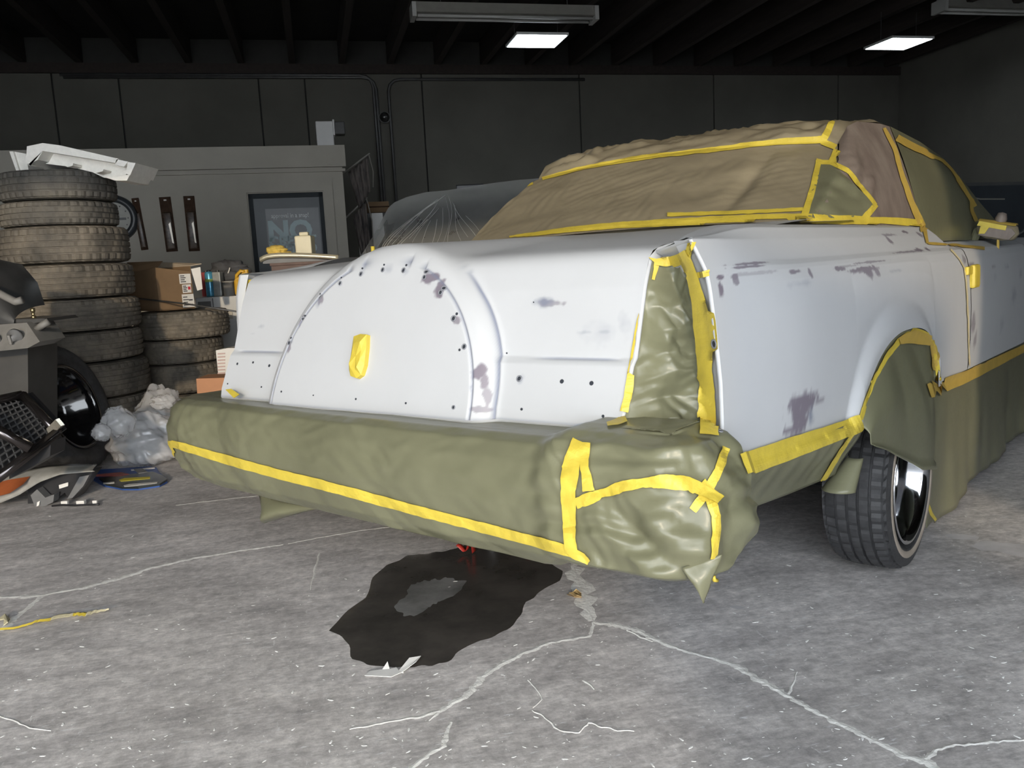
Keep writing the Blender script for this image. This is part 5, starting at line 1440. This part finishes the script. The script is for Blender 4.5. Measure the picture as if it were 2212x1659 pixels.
for pts, w in (([(0, 1364), (30, 1338), (72, 1303), (95, 1285), (180, 1270), (262, 1249), (330, 1226), (420, 1206), (520, 1190), (612, 1177)], [.02, .016, .016, .02, .018, .016, .012, .008]),
               ([(622, 1175), (700, 1160), (780, 1146), (855, 1138), (940, 1136)], [.007, .006, .005, .004]), ([(0, 1290), (50, 1290), (95, 1286)], [.014, .024, .012]),
               ([(1280, 1345), (1277, 1373), (1235, 1382), (1190, 1388), (1130, 1412), (1080, 1436), (1042, 1462), (1020, 1490), (1005, 1506), (950, 1535), (905, 1549), (830, 1562), (755, 1577)], [.006, .010, .010, .012, .014, .014, .016, .010, .006, .003]),
               ([(975, 1560), (963, 1592), (954, 1614), (925, 1630), (885, 1665)], [.005, .010, .010, .012]), ([(945, 1540), (925, 1558)], [.008, .002]),
               ([(1280, 1345), (1330, 1350), (1378, 1362), (1420, 1385), (1470, 1404), (1530, 1420), (1590, 1438), (1640, 1470), (1700, 1502), (1760, 1538), (1830, 1572), (1900, 1606), (1955, 1634), (2000, 1646), (2025, 1662)], [.016, .02, .016, .012, .010, .016, .018, .014, .012, .012, .014, .016]),
               ([(1355, 1362), (1385, 1378), (1412, 1386)], [.004, .006, .003]), ([(1996, 1640), (2030, 1618), (2060, 1611), (2120, 1606), (2160, 1601), (2225, 1598)], [.012, .006, .007, .005]),
               ([(380, 1092), (450, 1083), (550, 1072), (700, 1050)], [.006, .007, .005]), ([(1700, 1500), (1715, 1470), (1722, 1452)], [.008, .004, .002]), ([(0, 1545), (40, 1560), (70, 1575), (110, 1580)], [.003, .004, .002]),
               ([(1140, 1470), (1160, 1488), (1170, 1510), (1150, 1530)], [.002, .003, .002]), ([(1150, 1535), (1180, 1552), (1210, 1580), (1250, 1585), (1270, 1562), (1330, 1578), (1370, 1580)], [.003, .004, .003, .004, .002]), ([(690, 1195), (680, 1235), (672, 1275)], [.005, .006, .003]), ([(1260, 1470), (1285, 1490)], [.006, .003])):
    crack(pts, w)
ch = crack([(1234, 1205), (1240, 1232), (1250, 1262), (1262, 1290), (1268, 1318), (1278, 1342)], [.02, .034, .04, .04, .034, .02], .9)
PAT = mat('pale_paint_patch', (.62, .60, .60), .7, var=.1, vscale=12)
for pix in ([(2040, 1156), (2060, 1153), (2090, 1155), (2118, 1160), (2112, 1166), (2080, 1166), (2055, 1164)], [(2098, 1180), (2112, 1172), (2130, 1168), (2160, 1172), (2190, 1174), (2230, 1178), (2230, 1210), (2200, 1202), (2150, 1190), (2120, 1190)], [(1570, 1420-110), (1590, 1308), (1610, 1312), (1596, 1318)]):
    v = [floor_local(wz(a, c, 0))+vb(0, 0, .0008) for a, c in pix]; c = sum(v)/len(v); V2 = []
    for i in range(len(v)):
        for t in (0, .33, .66):
            q = lerp(v[i], v[(i+1) % len(v)], t); V2.append(c+(q-c)*(1+.12*noise.noise(Vector((q[0]*30, q[1]*30, 2)))))
    mk('paint_patch', V2, [tuple(range(len(V2)))[::-1]], PAT, FLOOR)
# puddle with a dry island
out_px = [(713, 1362), (740, 1330), (790, 1292), (806, 1250), (832, 1220), (880, 1201), (960, 1190), (1010, 1178), (1080, 1173), (1150, 1195), (1190, 1215), (1213, 1235), (1205, 1256), (1160, 1285), (1136, 1300), (1130, 1325), (1095, 1360), (1040, 1385), (985, 1410), (960, 1435), (900, 1441), (850, 1443), (790, 1437), (762, 1420), (755, 1396), (738, 1374)]
in_px = [(862, 1318), (866, 1296), (878, 1275), (896, 1262), (920, 1255), (950, 1252), (985, 1252), (1002, 1258), (994, 1274), (980, 1288), (958, 1297), (935, 1306), (915, 1320), (895, 1330), (872, 1331)]
No = 160
Oc = pl(out_px+[out_px[0]], No+1)[:-1]; cc = np.array([930., 1295.])
Ic = pl(in_px+[in_px[0]], 400)
angI = np.arctan2(Ic[:, 1]-cc[1], Ic[:, 0]-cc[0]); radI = np.linalg.norm(Ic-cc, axis=1); oi = np.argsort(angI); angI, radI = angI[oi], radI[oi]
PV = []; PF = []
for i, q in enumerate(Oc):
    a = math.atan2(q[1]-cc[1], q[0]-cc[0]); r = float(np.interp(a, angI, radI, period=2*PI))*(1+.22*noise.noise(Vector((math.cos(a)*2.5, math.sin(a)*2.5, 1)))+.10*noise.noise(Vector((math.cos(a)*8, math.sin(a)*8, 1))))
    o_ = np.array(q); o_ = o_+(o_-cc)/np.linalg.norm(o_-cc)*9*noise.noise(Vector((q[0]*.03, q[1]*.03, 4)))
    i_ = cc+np.array([math.cos(a), math.sin(a)])*r
    for t in (0, .08, .4, .85, 1): PV.append(wz(*lerp(o_, i_, t), 0)+vb(0, 0, .0006 if t in (0, 1) else .0016))
for i in range(No):
    for j in range(4): PF.append((i*5+j, ((i+1) % No)*5+j, ((i+1) % No)*5+j+1, i*5+j+1))
WET = mat('dark_oily_water', (.05, .046, .041), .16, col2=(.085, .076, .068), vscale=6, spec=.35, bump=.03, bscale=20)
pd = mk('puddle', PV, PF, WET, None, True); tag(pd, 'dark oily puddle on the concrete under the rear bumper', 'puddle')
DMP = mat('damp_concrete', (.10, .098, .095), .4, col2=(.24, .235, .23), vscale=9, vdetail=7)
cen = wz(*cc, 0)+vb(0, 0, .0008); IV = [PV[i*5+4] for i in range(No)]+[cen]
dm = mk('damp_island', IV, [(i, (i+1) % No, No) for i in range(No)], DMP, pd)
PDR = thing('red_ribbon', 'red plastic ribbon loop lying in the far edge of the puddle', 'ribbon')
RDM = mat('red_film', (.42, .035, .025), .35, var=.1)


def ribbon(pts, w, m, par, nm_='strip'):
    P = pl(pts, 26); G = []
    for i, p in enumerate(P): G.append([tuple(p+vb(0, -.0, 0)), tuple(p+vb(w*.6, w*.75, w*.2))])
    b_ = MB(); b_.grid(G); o_ = b_.build(nm_, m, par, True); o_.modifiers.new('thick', 'SOLIDIFY').thickness = .0015; return o_


rp = [wz(985, 1178, .035), wz(1000, 1192, .012), wz(1006, 1190, .02), wz(1010, 1172, .065), wz(1018, 1180, .055), wz(1020, 1196, .004)]
ribbon(rp, .022, RDM, PDR)
o = thing('red_ribbon', 'small red plastic scrap at the puddle edge below the long tape', 'ribbon'); ribbon([wz(1131, 1196, .004), wz(1138, 1191, .018), wz(1150, 1191, .008)], .016, RDM, o)
# dead leaf, tape strip, paint flake, crumpled tape, small chips
lf_ = thing('dead_leaf', 'small curled dry leaf beside the rough crack', 'leaf')
lp = [(1229, 1284), (1238, 1286), (1245, 1283), (1256, 1285), (1256, 1296), (1246, 1296), (1240, 1290)]
b = MB(); b.prism([tuple(wz(a, c, 0)+vb(0, 0, .004+.006*(i % 3))) for i, (a, c) in enumerate(lp)], (0, 0, .002)); b.build('blade', mat('dry_leaf', (.48, .33, .14), .7, var=.15, vscale=50), lf_)
b = MB(); b.tube([wz(1226, 1284, .004), wz(1240, 1289, .016), wz(1256, 1291, .012)], .0015, 5); b.build('midrib', mat('leaf_rib', (.32, .2, .08), .7, var=.1), lf_)
ts = thing('tape_scrap', 'long twisted strip of yellow and cream tape on the floor at the left', 'tape')
SP = [(0, 1361), (32, 1359), (60, 1352), (85, 1343), (108, 1340), (125, 1333), (148, 1331), (165, 1329), (185, 1330), (205, 1324), (236, 1320)]
CRT = mat('cream_tape_back', (.60, .54, .36), .6, var=.06)
P = pl([wz(a, c, .006) for a, c in SP], 60)
wd_ = np.interp(np.linspace(0, 1, 60), np.linspace(0, 1, 11), [.012, .012, .014, .016, .02, .034, .03, .022, .03, .022, .006])
for nm_, lo_, hi_, m in (('tape_piece', 0, 27, TAPE), ('tape_piece', 27, 39, CRT), ('tape_piece', 39, 47, TAPE), ('tape_piece', 47, 59, CRT)):
    G = []
    for i in range(lo_, hi_+1):
        z_ = .003+.006*abs(noise.noise(Vector((i*.3, 2, 1)))); G.append([tuple(P[i]+vb(-wd_[i]*.1, wd_[i]*.5, z_)), tuple(P[i]+vb(0, 0, z_+.004)), tuple(P[i]+vb(wd_[i]*.1, -wd_[i]*.5, z_))])
    b = MB(); b.grid(G, True); o_ = b.build(nm_, m, ts); o_.modifiers.new('thick', 'SOLIDIFY').thickness = .0008
cs = thing('tape_wad', 'crumpled cream tape wad at the left edge of the floor', 'tape')
b = MB(); b.prism([tuple(wz(a, c, 0)+vb(0, 0, .003+.008*(i % 2))) for i, (a, c) in enumerate(((0, 1338), (12, 1334), (22, 1340), (18, 1352), (8, 1354), (10, 1345), (0, 1342)))], (0, 0, .003)); b.build('wad', CRT, cs)
fk = thing('paint_flake', 'curled flake of peeled grey floor paint at the near edge of the puddle', 'paint flake')
fp = [(788, 1463), (800, 1453), (826, 1450), (838, 1440), (842, 1449), (856, 1445), (862, 1452), (885, 1432), (910, 1428), (900, 1440), (870, 1455), (845, 1466), (815, 1464)]
v = [wz(a, c, 0)+vb(0, 0, .004+.010*(i in (7, 8, 9, 3))) for i, (a, c) in enumerate(fp)]
b = MB(); b.prism([tuple(q) for q in v], (0, 0, .0015)); b.build('flake', mat('flake_grey', (.80, .79, .77), .7, var=.08), fk)
rs = random.Random(7)
chipm = mat('pale_chip', (.92, .91, .89), .8, var=.05)
shp = []
for k in range(5):
    a = [(math.cos(2*PI*i/6)*(.5+.5*rs.random()), math.sin(2*PI*i/6)*(.25+.3*rs.random())) for i in range(6)]
    me = bpy.data.meshes.new('chip'); me.from_pydata([(x_, y_, 0) for x_, y_ in a]+[(x_*.7, y_*.7, .12) for x_, y_ in a], [], [(i, (i+1) % 6, 6+(i+1) % 6, 6+i) for i in range(6)]+[tuple(range(6, 12))]); me.materials.append(chipm); shp.append(me)
CV, CF = [], []
for k in range(900):
    px_, py_ = rs.uniform(-60, 2270), 1090+600*rs.random()**.7
    if py_ < 1250 and px_ > 330 and px_ < 1500: continue
    p = wz(px_, py_, 0); me = shp[k % 5]; sc = .0025+.006*rs.random()**3; an = rs.uniform(0, PI); n0 = len(CV); ca, sa = math.cos(an), math.sin(an)
    q = floor_local(p)
    for v_ in me.vertices: CV.append((q[0]+sc*(v_.co.x*ca*1.6-v_.co.y*sa), q[1]+sc*(v_.co.x*sa*1.6+v_.co.y*ca), .0003+sc*v_.co.z))
    for f_ in me.polygons: CF.append(tuple(i+n0 for i in f_.vertices))
o = mk('paint_chips', CV, CF, chipm, FLOOR); o['kind'] = 'stuff'
